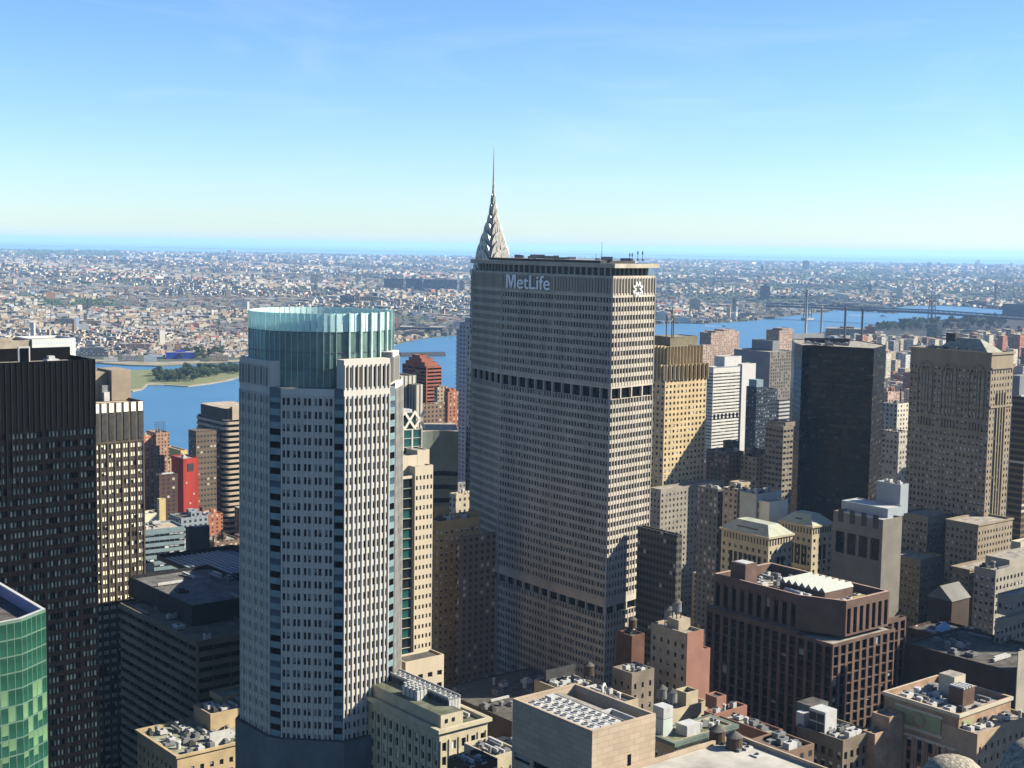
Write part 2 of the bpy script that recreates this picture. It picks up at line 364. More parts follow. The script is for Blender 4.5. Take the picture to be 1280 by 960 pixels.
BK=[(-400,446),(0,449),(110,453),(160,456.5),(200,457.5),(250,454.5),(300,452.5),(360,448),(430,441),(484,436),(492,431.5),(505,427.5),(525,423),(560,419.5),(592,417.5),(660,415),(740,410),(820,405.5),(850,403.5),(880,404.5),(905,403),(935,401),(965,397),(1000,393.5),(1030,390),(1045,387.5),(1075,389),(1118,391.5),(1126,389),(1105,386.5),(1080,384.5),(1130,383),(1172,381.5),(1205,383),(1253,387),(1300,388),(1600,392)]
FARY=lambda x: 310+.0157*(x-640)+11.0
sheet('brooklyn_ground',[(p.x,p.y) for p in G(BK)]+[(p.x,p.y) for p in G([(x,FARY(x)+ .8*math.sin(x*.013)) for x in range(1650,-420,-70)])],2,M_CITYG,2.2)
BARR=lambda x: 310+.0157*(x-640)+6.0
sheet('barrier_beach_ground',[(p.x,p.y) for p in G([(x,BARR(x)+.8+.3*math.sin(x*.03)) for x in range(-400,1600,80)])]+[(p.x,p.y) for p in G([(x,BARR(x)) for x in range(1600,-420,-100)])],2,M_CITYG,2.2)
HP=[(-60,470),(60,461),(110,459),(160,462.5),(215,461.5),(262,458.5),(296,457),(303,460),(301,469),(285,474),(262,478),(235,481.5),(205,479.5),(190,478),(182,480),(176,485),(160,487.5),(120,486),(40,486),(-60,494)]
sheet('peninsula_ground',[(p.x,p.y) for p in G(HP,2.2)],2.2,M_FIELD,2.3)
sheet('beach_ground',[(p.x,p.y) for p in G([(150,487.5),(166,489),(178,486.6),(184,481.5),(205,481.2),(235,483),(262,479.6),(285,475.6),(302,470.6),(301,468.8),(285,473.5),(262,477.5),(235,481),(205,479),(186,478),(176,482),(150,484)],1.6)],1.9,M_SAND,1.8)
sheet('shore_road',[(p.x,p.y) for p in G([(115,452.3),(160,455.8),(200,456.9),(250,454),(300,452),(300,449.5),(250,451),(200,452.5),(160,451.5),(115,449)],2.1)],2.2,M_SAND,.1)
mb=MB()
a=gp(500,444,3); b=gp(556,443.3,3); mb.tube([(a.x,a.y,1.5),(b.x,b.y,1.5)],9,6); tag(mb.build('ferry_pier',M_DGREY),'long dark pier lying on the river beyond the red terraced block','pier')
# air
hz=MB(); hz.box(-70000,70000,-4000,130000,-2,338); hv=bpy.data.materials.new('haze_air'); hv.use_nodes=True
n=hv.node_tree.nodes; n.remove(n['Principled BSDF']); pv=n.new('ShaderNodeVolumePrincipled'); pv.inputs['Color'].default_value=(.36,.6,.95,1); pv.inputs['Density'].default_value=2.6e-5; pv.inputs['Anisotropy'].default_value=.1
hv.node_tree.links.new(pv.outputs[0],n['Material Output'].inputs['Volume'])
hv.cycles.homogeneous_volume=True
tag(hz.build('haze',hv),kind='stuff')

# ================================================================ MAIN TOWERS
# ---- the long slab with the sign
M_ML=mat('slab_concrete',(.47,.43,.365),.85,.16,.06,streak=True); M_MLC=mat('slab_cornice',(.4,.37,.3),.8,.15,.1)
A=wp(766,329,650); B_=Vector((69.6,675.3,0)); B0=Vector((A.x,A.y,0))
b=Bld('office_slab','huge grey concrete slab tower with white lettering and two dark bands','skyscraper',766,329,650,ang=0)
def onray(px,Y): r=ray(px,329); return Vector((r.x/r.y*Y,Y,0))
PT=[onray(591.5,752),onray(628,718),onray(693,682.5),onray(766,650),onray(820,675)]
wv=PT[4]-PT[3]
BACK=[PT[4]+(PT[2]-PT[3])+wv*.12,PT[4]+(PT[1]-PT[3])+wv*.05,PT[0]+wv]
poly=[p-b.C for p in PT]+[p-b.C for p in BACK]
zr=lambda y: wp(766,y,650).z
zTop,zC1,zRec,zScr,zM1,zM2,zM3,zM4=[zr(y) for y in (329.5,335,345,372,486.5,500,760,770)]
st=St(M_ML,G_DARK,BL_GREY,pb=.18,bay=2.1,fh=4.17,hp=((.17,0),(.66,1),(.17,0)),vp=(.40,.57),rec=.45,top=0,rib=.22,ribw=.42,glass2=G_MID)
stF=St(M_ML,G_BLACK,BL_GREY,pb=0,bay=2.1,fh=8,hp=((.3,0),(.4,1),(.3,0)),vp=(.08,.84),rec=.6,top=.8,rib=.35,ribw=.5)
stM=St(M_ML,G_BLACK,BL_GREY,pb=0,bay=7.2,fh=5,hp=((.045,0),(.91,1),(.045,0)),vp=(.0,1),rec=1.5,top=0)
a=b.mi(M_ML,b.wm)
for i in range(4):
    O=poly[i]; E=poly[i+1]; U=(E-O).normalized(); W=(E-O).length; n_=[16,19,20,15][i]
    for z0,z1,s_,nf,nb in ((2,zM4,st,None,n_),(zM4,zM3,stM,1,[5,6,6,4][i]),(zM3,zM2,st,23,n_),(zM2,zM1,stM,1,[5,6,6,4][i]),(zM1,zScr,st,10,n_),(zScr,zRec,stF,1,n_)):
        facade(b.wall,b.wins,O,U,W,z0,z1,s_,2 if nf else 25,nb,nf,mi=(a,a))
    # corner posts
    b.wall.box(O.x-.45,O.x+.45,O.y-.45,O.y+.45,2,zRec,a)
n_=len(poly)
for i in range(4,n_):
    O=poly[i]; E=poly[(i+1)%n_]; b.wall.face([O+Z*2,E+Z*2,E+Z*zRec,O+Z*zRec],a)
b.roof.face([p+Z*(zRec-.02) for p in poly],b.mi(M_ROOFD,b.rm))
cen=sum(poly,Vector())/n_
def shrink(P,k,c): return [c+(p-c)*k for p in P]
mb=MB(); q=shrink(poly,.93,cen); mb.prism([(p.x,p.y) for p in q],zRec,zC1,0); b.part('recessed_storey',mb,[M_DGREY])
mb=MB()
for i in range(4):
    O=q[i];E=q[i+1]
    for k in range(9):
        c=O.lerp(E,(k+.5)/9)*1.0; mb.box(c.x-.5,c.x+.5,c.y-.5,c.y+.5,zRec,zC1)
b.part('columns',mb,[M_ML])
mb=MB(); q=shrink(poly,1.035,cen); mb.prism([(p.x,p.y) for p in q],zC1,zTop,0,1,True); b.part('roof_slab',mb,[M_MLC,M_ROOFD])
mb=MB(); q2=shrink(poly,.8,cen); mb.prism([(p.x,p.y) for p in q2],zTop,zTop+1.2,0,1); b.part('roof_deck',mb,[M_DGREY,M_ROOF])
for k in range(16):
    t=random.Random(k).uniform(.05,.95); c=q2[0].lerp(q2[3],t)+(cen-q2[1])*random.Random(k+50).uniform(.1,.8)
    mb=MB(); w=1+2.5*((k*37)%7)/7; mb.box(c.x-w,c.x+w,c.y-1.5,c.y+1.5,zTop+1.2,zTop+2.2+((k*13)%5)*.25); b.part('mechanical_box',mb,[M_WHITE if k%4==0 else M_GREY])
for px,h in ((752,9),(745,3),(790,4),(797,5),(803,5),(787,4),(668,2.5)):
    c=onray(px,690)-b.C; mb=MB(); mb.cyl(c.x,c.y,.16,.1,zTop+1.2,zTop+1.2+h,6); mb.box(c.x-.5,c.x+.5,c.y-.5,c.y+.5,zTop+1.2,zTop+2)
    if h>3 and h<9: mb.box(c.x-.3,c.x+.3,c.y-.3,c.y+.3,zTop+h-.8,zTop+h+.6)
    b.part('antenna',mb,[M_GREY])
b.done()
M_SIGN=mat('sign_white',(.85,.87,.88),.5,0)
def text(body,size,m,off=.0,ext=.15):
    cu=bpy.data.curves.new('t','FONT'); cu.body=body; cu.size=size; cu.extrude=ext; cu.offset=off; cu.align_x='CENTER'; cu.align_y='CENTER'
    o=bpy.data.objects.new('t',cu); col.objects.link(o); dg=bpy.context.evaluated_depsgraph_get(); me=bpy.data.meshes.new_from_object(o.evaluated_get(dg)); 
    bpy.data.objects.remove(o); me.materials.clear(); me.materials.append(m); return me
def letter_m(w,h,t,ext=.15):
    """a bold capital M as a mesh in the XY plane, centred on x, standing on y=0"""
    mb=MB()
    def q(p): 
        n=len(p); i=len(mb.v); mb.v+=[(x,y,ext) for x,y in p]+[(x,y,-ext) for x,y in p]
        mb.f.append(tuple(i+k for k in range(n))); mb.m.append(0)
        for k in range(n): mb.f.append((i+k,i+n+k,i+n+(k+1)%n,i+(k+1)%n)); mb.m.append(0)
    a=w/2
    q([(-a,0),(-a+t,0),(-a+t,h),(-a,h)]); q([(a-t,0),(a,0),(a,h),(a-t,h)])
    q([(-a+t*.9,h),(-t*.5,0.02),(t*.5,0.02),(-a+t*2.1,h)][:4]); q([(a-t*2.1,h-.01),(-t*.5,.01),(t*.5,.01),(a-t*.9,h-.01)])
    return mb
# lettering on the middle facet
O,E=poly[1],poly[2]; U=(E-O).normalized(); N=U.cross(Z); c=O.lerp(E,.5)+N*.75
me=text('etLife',8.6,M_SIGN,off=.05); xs=[v.co.x for v in me.vertices]; ys=[v.co.y for v in me.vertices]
sx=27.3/(max(xs)-min(xs)); sy=6.9/(max(ys)-min(ys)); cy=(max(ys)+min(ys))/2; cx=(max(xs)+min(xs))/2
for v in me.vertices: v.co.x=(v.co.x-cx)*sx+4.7; v.co.y=(v.co.y-cy)*sy
em=letter_m(8.2,6.7,1.3).build('sign_letter',M_SIGN,b.root)
o=bpy.data.objects.new('sign_lettering',me); col.objects.link(o); o.parent=b.root
rot=Matrix((U,Z,N)).transposed(); zt=wp(660,352.5,700).z
SM=Matrix.Translation(Vector((c.x,c.y,zt))+U*1.2)@rot.to_4x4(); o.matrix_local=SM
em.matrix_local=SM@Matrix.Translation((-14.2,-3.4,0))
# rosette of four letters on the end wall
O,E=poly[3],poly[4]; U=(E-O).normalized(); N=U.cross(Z); c=O.lerp(E,.56)+N*.75; zt=wp(796,361.5,666).z
mm=MB(); vs=[]
LM=letter_m(3.5,2.3,.42)
for k in range(4):
    M3=Matrix.Rotation(k*math.pi/2,3,'Z'); i0=len(mm.v)
    for v in LM.v: mm.v.append(tuple(M3@Vector((v[0],v[1]+1.3,v[2]))))
    for p in LM.f: mm.f.append(tuple(i0+j for j in p)); mm.m.append(0)
o=mm.build('sign_emblem',M_SIGN,b.root)
o.matrix_local=Matrix.Translation(Vector((c.x,c.y,zt)))@Matrix((U,Z,N)).transposed().to_4x4()

# ---- the spire tower behind it
M_CHS=mat('spire_steel',(.5,.48,.43),.42,.25,.4,.45); M_CHB=wmat('white_brick_shaft',(.36,.36,.35),fx=2.6,fz=3.6,wx=.45,wz=.55)
b=Bld('spire_tower','slender tower with stepped arched steel crown and needle spire behind the slab','skyscraper',615.5,330,930,ang=GA)
zc=lambda y: 260+(306.6-y)*.5314
def sq(mb,h,z0,z1,m=0): mb.box(-h,h,-h,h,z0,z1,m)
mb=MB(); sq(mb,10.2,2,zc(342)); sq(mb,9.2,zc(342),zc(332)); mb.box(-11.5,11.5,-11.5,11.5,2,zc(412)); b.part('shaft',mb,[M_CHB])
for sx_ in (-1,1):
    for sy_ in (-1,1):
        mb=MB(); cx_,cy_=sx_*9.4,sy_*9.4; mb.prism([(cx_-1.2,cy_-1.2),(cx_+1.2,cy_-1.2),(cx_+1.2,cy_+1.2),(cx_-1.2,cy_+1.2)],zc(342),zc(337)); b.part('corner_ornament',mb,[M_CHS])
tiers=[(9.0,9.4,zc(348),zc(312)),(8.0,8.3,zc(332),zc(301)),(6.5,6.7,zc(320),zc(290)),(4.7,4.9,zc(306),zc(278)),(3.1,3.3,zc(294),zc(268)),(2.1,2.2,zc(279),zc(255)),(1.35,1.4,zc(265),zc(243))]
for hw,L_,z0,z1 in tiers:
    mb=MB(); wis=[]; K=14
    for axis in (0,1):
        prof=[(hw*math.cos(math.pi*k/K),z0+(z1-z0)*math.sin(math.pi*k/K)**.85) for k in range(K+1)]
        for s_ in (-1,1):
            pts=[(x,s_*L_,z) if axis==0 else (s_*L_,x,z) for x,z in prof]
            mb.face(pts if (s_<0)!=(axis==0) else pts[::-1])
            # raised rim and triangular lights round the arch
            wi=MB(); wis.append(wi)
            for k in range(1,6):
                an=math.pi*k/6; r0,r1=.42,.9; cxx=math.cos(an); sn=math.sin(an)**.85
                e=.13
                for rr in (0,):
                    p=[(hw*r1*math.cos(an),r1*sn),(hw*r0*math.cos(an-e*1.6),r0*math.sin(max(0.02,an-e*1.6))**.85),(hw*r0*math.cos(an+e*1.6),r0*math.sin(min(3.12,an+e*1.6))**.85)]
                    L2=L_+.06; wi.face([((x,s_*L2,z0+(z1-z0)*zz) if axis==0 else (s_*L2,x,z0+(z1-z0)*zz)) for x,zz in p])
        for k in range(K):
            (xa,za),(xb,zb)=prof[k],prof[k+1]
            if axis==0: mb.face([(xa,-L_,za),(xa,L_,za),(xb,L_,zb),(xb,-L_,zb)])
            else: mb.face([(-L_,xa,za),(L_,xa,za),(L_,xb,zb),(-L_,xb,zb)])
    o=b.part('crown_arch',mb,[M_CHS]); [wi.build('triangular_windows',[G_BLACK],o) for wi in wis]
mb=MB(); mb.lathe(0,0,[(1.5,zc(262)),(1.05,zc(247)),(.8,zc(238)),(.6,zc(228)),(.42,zc(212)),(.25,zc(196)),(.1,zc(186)),(.03,zc(177))],10); b.part('spire',mb,[M_CHS],True)

# ---- octagonal stone tower with the glass drum
M_ST=mat('pale_stone',(.54,.525,.475),.8,.08,.08,streak=True); M_STD=mat('grey_granite',(.12,.15,.17),.6,.2,.1)
b=Bld('octagonal_tower','pale stone octagonal office tower topped by a pale green glass drum','skyscraper',430,487,413,ang=0)
e0=wp(430,487,413); e=Vector((e0.x,e0.y,0)); zP=e0.z
def along(p,d,px,z=zP):
    k=(px-640)/FPX; q=RM.transposed()@(Vector((p.x,p.y,z))-CAM); dd=RM.transposed()@Vector((d[0],d[1],0)); t=-(q.x+k*q.z)/(dd.x+k*dd.z)
    return p+Vector((d[0],d[1],0))*t
vv=(-.629,.777); uu=(.777,.629)
pd=along(e,(-.995,.10),418); pc=along(e,(-.995,.10),351); pb_=along(pc,(-.88,.47),337); pa=along(pb_,vv,299.5)
pf=along(e,uu,487.5); pg=along(pf,(.475,.88),494); ph=along(pg,(.10,.995),503.5)
ctr=(pc+e)/2+Vector((.10,.995,0))*25.5
front=[pa,pb_,pc,pd,e,pf,pg,ph]; back=[ph+Vector((-.629,.777,0))*17,pa+Vector((.3,.95,0))*24,pa+Vector((.10,.995,0))*9]
W2=[p-b.C for p in front+back]; CT=ctr-b.C-Vector((3.6,0,0))
zL=wp(300,443,440).z; zR=wp(431,450,414).z
SP=((.17,0),(.27,1),(.12,0),(.27,1),(.17,0))
s2=St(M_ST,G_DARK,BL_GREY,pb=.35,bay=3,fh=3.96,hp=SP,vp=(.22,.55),rec=.35,top=2.0,rib=.35,ribw=.35,glass2=G_MID)
sG=St(M_STD,G_BLACK,BL_GREY,pb=.0,bay=3,fh=3.96,hp=((.04,0),(.92,1),(.04,0)),vp=(.15,.5),rec=.1,top=3,glass2=G_BLUE,span=mat('spandrel_glass',(.17,.27,.3),.25,.15,.3,0,.5))
sT=St(M_ST,G_DARK,BL_GREY,pb=0,bay=3,fh=9,hp=SP,vp=(.05,.85),rec=.5,top=1.5,rib=.35,ribw=.35)
a=b.mi(M_ST,b.wm); g=b.mi(M_STD,b.wm); sp=b.mi(sG.span,b.wm)
spec=[(0,s2,5,(a,a)),(1,sG,1,(g,sp)),(2,s2,5,(a,a)),(3,sG,1,(g,sp)),(4,s2,5,(a,a)),(5,sG,1,(g,sp)),(6,s2,3,(a,a))]
for i,s_,nb,mi in spec:
    O,E=W2[i],W2[i+1]; U=(E-O).normalized(); zt=zP if i!=6 else wp(498,478,425).z
    facade(b.wall,b.wins,O,U,(E-O).length,2,zt,s_,92,nb,None,mi=mi)
for i in range(7,11):
    O,E=W2[i],W2[(i+1)%11]; b.wall.face([O+Z*2,E+Z*2,E+Z*zP,O+Z*zP],a)
b.roof.face([p+Z*(zP-.05) for p in W2],b.mi(M_ROOF,b.rm))
# shoulders: tall fluted blocks over the left facet and the sunlit facet
def shoulder(i,z1,th,nb,st_):
    O,E=W2[i],W2[i+1]; U=(E-O).normalized(); N=U.cross(Z); W=(E-O).length
    facade(b.wall,b.wins,O,U,W,zP,z1,st_,None,nb,1,mi=(a,a))
    I0,I1=O-N*th,E-N*th
    b.wall.face([E+Z*zP,I1+Z*zP,I1+Z*z1,E+Z*z1],a); b.wall.face([I0+Z*zP,O+Z*zP,O+Z*z1,I0+Z*z1],a); b.wall.face([I1+Z*zP,I0+Z*zP,I0+Z*z1,I1+Z*z1],a)
    b.wall.face([O+Z*z1,E+Z*z1,I1+Z*z1,I0+Z*z1],a)
shoulder(0,zL,4.5,5,sT); shoulder(4,zR,4.0,5,sT)
# set-back corner block on the right
O=W2[6]; E=W2[7]; U=(E-O).normalized(); N=U.cross(Z); zc1=wp(494,439,432).z; zz0=wp(498,478,425).z
i0=O-N*1.2+U*2; i1=E-N*1.2-U*1
facade(b.wall,b.wins,i0,U,(i1-i0).length,zz0,zc1,sT,None,3,1,mi=(a,a)); 
mb=MB(); bk=[i0-N*.6,i1-N*.6,i1-N*6,i0-N*6]; mb.prism([(p.x,p.y) for p in bk],zz0-1,zc1-.05); 
lf=i0-N*6; b.wall.face([lf+Z*zz0,i0+Z*zz0,i0+Z*zc1,lf+Z*zc1],a); b.part('corner_block',mb,[M_ST])
# drum
zD=wp(430,392,420).z; RD=22.2
G_DR=mat('drum_glass',(.13,.22,.2),.12,.2,.2,0,.6); G_DR2=mat('drum_glass_pale',(.25,.4,.36),.15,.2,.2,0,.6); M_FIN=mat('glass_fins',(.45,.62,.58),.3,.15,.5,0,.5)
G_CR=bpy.data.materials.new('crown_glass'); G_CR.use_nodes=True; pb=G_CR.node_tree.nodes['Principled BSDF']; pb.inputs['Base Color'].default_value=(.5,.72,.7,1); pb.inputs['Roughness'].default_value=.15; pb.inputs['Transmission Weight'].default_value=.35; pb.inputs['IOR'].default_value=1.1
ND=72; zB=zD-5.6
def dp(k,r): an=2*math.pi*k/ND; return CT+Vector((math.cos(an)*r,math.sin(an)*r,0))
mb=MB(); cr=MB(); fi=MB(); rr=random.Random(3)
lev=[zP-1,zP+5.5,zP+10.5,zB]
for k in range(ND):
    p,q=dp(k,RD),dp(k+1,RD)
    for z0,z1 in zip(lev,lev[1:]):
        m_=1 if (rr.random()<.1) else 0
        an=math.degrees(2*math.pi*(k+.5)/ND)%360
        if 190<an<232 and z0>zP+4: m_=1  # pale panels paint a reflection on the drum's left
        mb.face([p+Z*z0,q+Z*z0,q+Z*z1,p+Z*z1],m_)
    p2,q2_=dp(k+.08,RD+.1),dp(k+.92,RD+.1); cr.face([p2+Z*zB,q2_+Z*zB,q2_+Z*zD,p2+Z*zD],0)
    pi_,qi=dp(k+.08,RD-.25),dp(k+.92,RD-.25); cr.face([qi+Z*zB,pi_+Z*zB,pi_+Z*zD,qi+Z*zD],0); cr.face([p2+Z*zD,q2_+Z*zD,qi+Z*zD,pi_+Z*zD],0)
    an=2*math.pi*k/ND; u_=(math.cos(an),math.sin(an)); deg=math.degrees(an)%360
    big=(292<=deg<=360 or deg<30); d_=.9 if big and k%2==0 else .22; w_=.5 if big and k%2==0 else .12
    if big and k%2: continue
    c_=dp(k,RD+d_/2); fi.obox((c_.x,c_.y),u_,d_,w_,lev[0] if not big else zR-.5,zD+(.3 if big else -.1))
for z_ in lev[1:]: 
    for k in range(ND):
        p,q=dp(k,RD-.1),dp(k+1,RD-.1); P,Q=dp(k,RD+.18),dp(k+1,RD+.18)
        fi.face([P+Z*(z_-.12),Q+Z*(z_-.12),Q+Z*(z_+.12),P+Z*(z_+.12)],1); fi.face([P+Z*(z_+.12),Q+Z*(z_+.12),q+Z*(z_+.12),p+Z*(z_+.12)],1)
b.part('glass_drum',mb,[G_DR,G_DR2]); b.part('crown_screen',cr,[G_CR]); b.part('fins',fi,[M_FIN,M_STD])
mb=MB(); mb.cyl(CT.x,CT.y,RD-.6,RD-.6,zB-1,zB-.6,36); b.part('drum_roof',mb,[M_GREY])
for k in range(6):
    mb=MB(); an=k*1.05; c_=CT+Vector((math.cos(an)*9,math.sin(an)*9,0)); mb.box(c_.x-3,c_.x+3,c_.y-2,c_.y+2,zB-.6,zB+1.8); b.part('air_conditioner',mb,[M_WHITE if k%2 else M_GREY])
b.done()
# the tower's lower ledge, wider than the shaft
mb=MB(); q=shrink([p for p in W2],1.07,CT); zq=wp(290,935,405).z; mb.prism([(p.x,p.y) for p in q],2,zq,0,1); b.part('podium',mb,[M_STD,M_ROOFD])
q=shrink([p for p in W2],1.12,CT); mb=MB(); mb.prism([(p.x,p.y) for p in q[5:9]],2,wp(515,905,430).z,0,1); b.part('podium_wing',mb,[wmat('stone_wing',(.4,.38,.34),fx=3,fz=4),M_ROOFT])
# ================================================================ LEFT SIDE TOWERS
# ---- green glass tower, bottom left
b=Bld('green_glass_tower','green glass curtain wall tower with white roof rim cut by the left edge','skyscraper',57,761,330,ang=0)
z1=b.h; pts=[gp(x,y,z1) for x,y in ((57,761),(27,773),(-60,790),(-150,760),(0,727.5))]
P=[Vector((p.x-b.C.x,p.y-b.C.y,0)) for p in pts]; P=[P[2],P[1],P[0],P[4],P[3]]  # ccw from left
M_GM=mat('green_mullion',(.10,.17,.13),.4,.1,.3,0,.4); BL_LG=mat('blind_green',(.13,.25,.13),.6,.3)
s_=St(M_GM,G_GREEN,BL_LG,pb=.0,bay=1.75,fh=4.0,hp=((.04,0),(.92,1),(.04,0)),vp=(.04,.92),rec=.05,top=.6,glass2=glass('glass_deep_green',(.015,.08,.055),.08,.6))
s2_=St(M_GM,G_GREEN,BL_LG,pb=.38,full=.3,bay=1.75,fh=4.0,hp=((.04,0),(.92,1),(.04,0)),vp=(.04,.92),rec=.05,top=0,glass2=s_.glass2)
a=b.mi(M_GM,b.wm)
for i in range(2):
    O,E=P[i],P[i+1]; U=(E-O).normalized(); zm=z1-.6-4.0*4
    facade(b.wall,b.wins,O,U,(E-O).length,zm,z1,s_,None,int((E-O).length/1.75),mi=(a,a)); facade(b.wall,b.wins,O,U,(E-O).length,60,zm,s2_,zm-4*18,int((E-O).length/1.75),mi=(a,a))
for i in range(2,5):
    O,E=P[i],P[(i+1)%5]; b.wall.face([O+Z*60,E+Z*60,E+Z*z1,O+Z*z1],a)
b.roof.face([p+Z*(z1-3) for p in P],b.mi(M_ROOFD,b.rm))
c=sum(P,Vector())/5; q=shrink(P,.93,c); mb=MB()
for i in range(5):
    O,E=P[i],P[(i+1)%5]; o,e_=q[i],q[(i+1)%5]
    mb.face([O+Z*z1,E+Z*z1,e_+Z*z1,o+Z*z1]); mb.face([o+Z*(z1-3),o+Z*z1,e_+Z*z1,e_+Z*(z1-3)],1)
b.part('roof_rim',mb,[M_WHITE,mat('screen_blue',(.25,.27,.42),.5,.1)]); mb=MB(); mb.prism([(p.x,p.y) for p in P],2,60); b.part('lower_wall',mb,[M_GM]); b.done()

# ---- black steel and glass slab
M_BLK=mat('black_steel',(.006,.006,.007),.6,.3,.3,0,.04)
b=Bld('black_tower','black steel and glass office slab filling the left edge','skyscraper',118.5,449,480)
w=b.ext((0,0,b.h),(1,0,0),-140); z1=b.h; x0=w
bx=(w,0,0,38,0,z1)
stB=St(M_BLK,glass('glass_slate',(.03,.05,.062),.15,.4),mat('blind_slate',(.05,.075,.09),.7,.3),pb=.4,full=.9,bay=6.3,fh=3.72,hp=((.1,0),)+((.195,1),(.012,0))*3+((.195,1),(.08,0)),vp=(.24,.56),rec=.35,top=23,glass2=G_BLACK,roof=M_ROOF)
rf=b.block(bx,stB,'R',para=1.5)
mb=MB(); n=int(-w/1.9)
for i in range(n+1):
    x=w+i*(-w/n); mb.box(x-.07,x+.07,-.3,-.02,z1-(23 if x>-26 else 46),z1)
b.part('fins',mb,[mat('dark_bronze',(.025,.024,.023),.7,.15,.3)])
for x0_,w_,z_ in ((-58,12,z1-8),(-40,6,z1-7)): b.pbox('sign_strip',(x0_,x0_+w_,-.42,-.37,z_,z_+.5),M_GREY)
b.pbox('penthouse_wall',(-33,-.8,20,20.7,z1-1.4,z1+3),M_BLK); b.pbox('skylight_frame',(-22,-18,12,13,z1-1.4,z1+4.2),M_WHITE); b.pbox('skylight_pane',(-21.5,-18.5,11.8,11.98,z1-1,z1+3.7),G_BLACK)
b.clutter(rf,12,'abcdb'); b.done()
# ---- pale screened box behind
b=Bld('screened_tower','white gridded mechanical screen tower showing above the black slab','tower',40,424,640)
M_SCR=wmat('white_grid_screen',(.6,.62,.6),glass=(.3,.36,.4),fx=1.4,fz=2.2,wx=.5,wz=.5,lit=0)
b.block((0,b.ext((0,0,b.h),(1,0,0),94.5),0,22,2,b.h),St(M_SCR,roof=M_ROOF),''); p=b.L(-30,427,625); b.block((p.x,-.3,p.y,p.y+20,2,p.z),St(mat('tan_screen',(.36,.32,.25),.8,.2,.3)),''); b.done()
# ---- brown tower with pairs of cream windows
M_BR=mat('brown_bronze',(.105,.085,.06),.6,.2,.2)
b=Bld('bronze_window_tower','brown office tower with paired cream window blinds beside the black slab','skyscraper',179.5,501,610)
st=St(M_BR,G_DARK,mat('blind_bright_cream',(.98,.9,.68),.7,.12,.8),pb=.9,full=.8,bay=3.4,fh=3.95,hp=((.16,0),(.31,1),(.05,0),(.31,1),(.17,0)),vp=(.34,.52),rec=.25,top=17.5,span=mat('spandrel_brown',(.06,.05,.045),.5,.2,.2),rib=.3,ribw=.6)
w=-30; z1=b.h; rf=b.block((w,0,0,32,0,z1),st,'R',para=1.2,roof=M_ROOFT)
for i in range(9):
    xx=w+3.4*i*(30/30.6); b.pbox('louvre',(xx+.75,xx+2.85,-.25,-.02,z1-16.5,z1-4.6),M_DGREY); b.pbox('cornice_panel',(xx+.75,xx+2.85,-.3,-.02,z1-4.2,z1-.2),mat('cornice_cream',(.95,.92,.78),.8,.1))
p=b.L(163.5,462,622); b.pbox('penthouse',(p.x-9,p.x,p.y,p.y+16,z1-1,p.z),mat('tan_brown_panel',(.3,.25,.19),.8,.15,.1)); b.pbox('penthouse',(p.x-30,p.x-9.1,p.y+4,p.y+16,z1-1,p.z-1),mat('tan_brown_panel',(.3,.25,.19)))
b.pbox('mechanical_box',(p.x-13,p.x-9.4,p.y+1,p.y+3.8,z1-1,z1+6),M_GREY); b.pbox('mechanical_box',(p.x-12.5,p.x-10,p.y,p.y+.9,z1-1,z1+3),M_WHITE)
b.done()

def simple(name,label,cat,xl,xc,xr,y,D,m,cl=0,kinds='abcd',d=None,w=None,st=None,faces='LR',roof=M_ROOF,z0=2,para=1.0,tiers=(),group=None,sc=1,ang=GA,fin=True,zlo=None,clm=None):
    b=Bld(name,label,cat,xc,y,D,ang=ang,group=group); plain=St(m,roof=roof)
    v=b.vol(xl,xc,xr,y,D,z0,w=w,d=d); b.v=v
    rf=b.block(v,st or plain,faces if st else '',para=para,roof=roof,zlo=zlo); b.rf=rf
    for t in tiers:
        tx,tc,tr,ty,tD=t[:5]; s2=t[5] if len(t)>5 else None; td=t[6] if len(t)>6 else None
        q=b.vol(tx,tc,tr,ty,tD,v[5]-1.05,d=td); b.block(q,s2 or plain,faces if s2 else '',para=.6,roof=roof)
        b.rf=(q[0]+.5,q[1]-.5,q[2]+.5,q[3]-.5,q[5]-.6) if tiers.index(t)==0 else b.rf
    if cl: b.clutter(rf,cl,kinds,sc=sc,m=clm,avoid=[(q[0],q[1],q[2],q[3])] if tiers else None)
    if fin: b.done()
    return b
# far buildings left of the octagonal tower
M_ORB=wmat('orange_brick_wall',(.42,.17,.09),fx=4.2,fz=3,wx=.4,wz=.5); M_PKB=wmat('pink_brick_wall',(.36,.22,.16),fx=3,fz=3,wx=.4,wz=.5)
simple('apartment_tower','orange brick apartment tower with dark balconies right of the bronze window tower','apartment block',None,178,195,545,1180,M_ORB,d=18,cl=2)
b=simple('apartment_tower','brown-pink brick apartment tower with a roof sign frame above the river','apartment block',None,195,211.5,541,1205,M_PKB,d=20,cl=2,fin=False)
x0,x1,y0,y1,z_=b.rf; mb=MB()
for i in range(7): mb.box(x0+i*1.6,x0+i*1.6+.15,y0+3,y0+3.15,z_,z_+10)
for i in range(5): mb.box(x0,x0+9.8,y0+2.8,y0+2.95,z_+2+i*1.9,z_+2.3+i*1.9)
b.part('sign_frame',mb,[M_DGREY]); b.done()
simple('apartment_block','yellow-sided apartment block above the red tower by the river','apartment block',206,213,237,576,1330,wmat('yellow_wall',(.62,.42,.16),fx=30,fz=30,wx=.02),cl=2)
simple('mechanical_tower','small yellow topped rooftop tower behind the yellow-sided block','building',207,226,234,563,1370,mat('yellow_render',(.6,.42,.16),.8,.1))
M_RED=mat('bright_red_wall',(.4,.055,.04),.8,.25,.12,streak=True); M_DKR=wmat('dark_brown_brick',(.09,.055,.045),fx=4,fz=3.2)
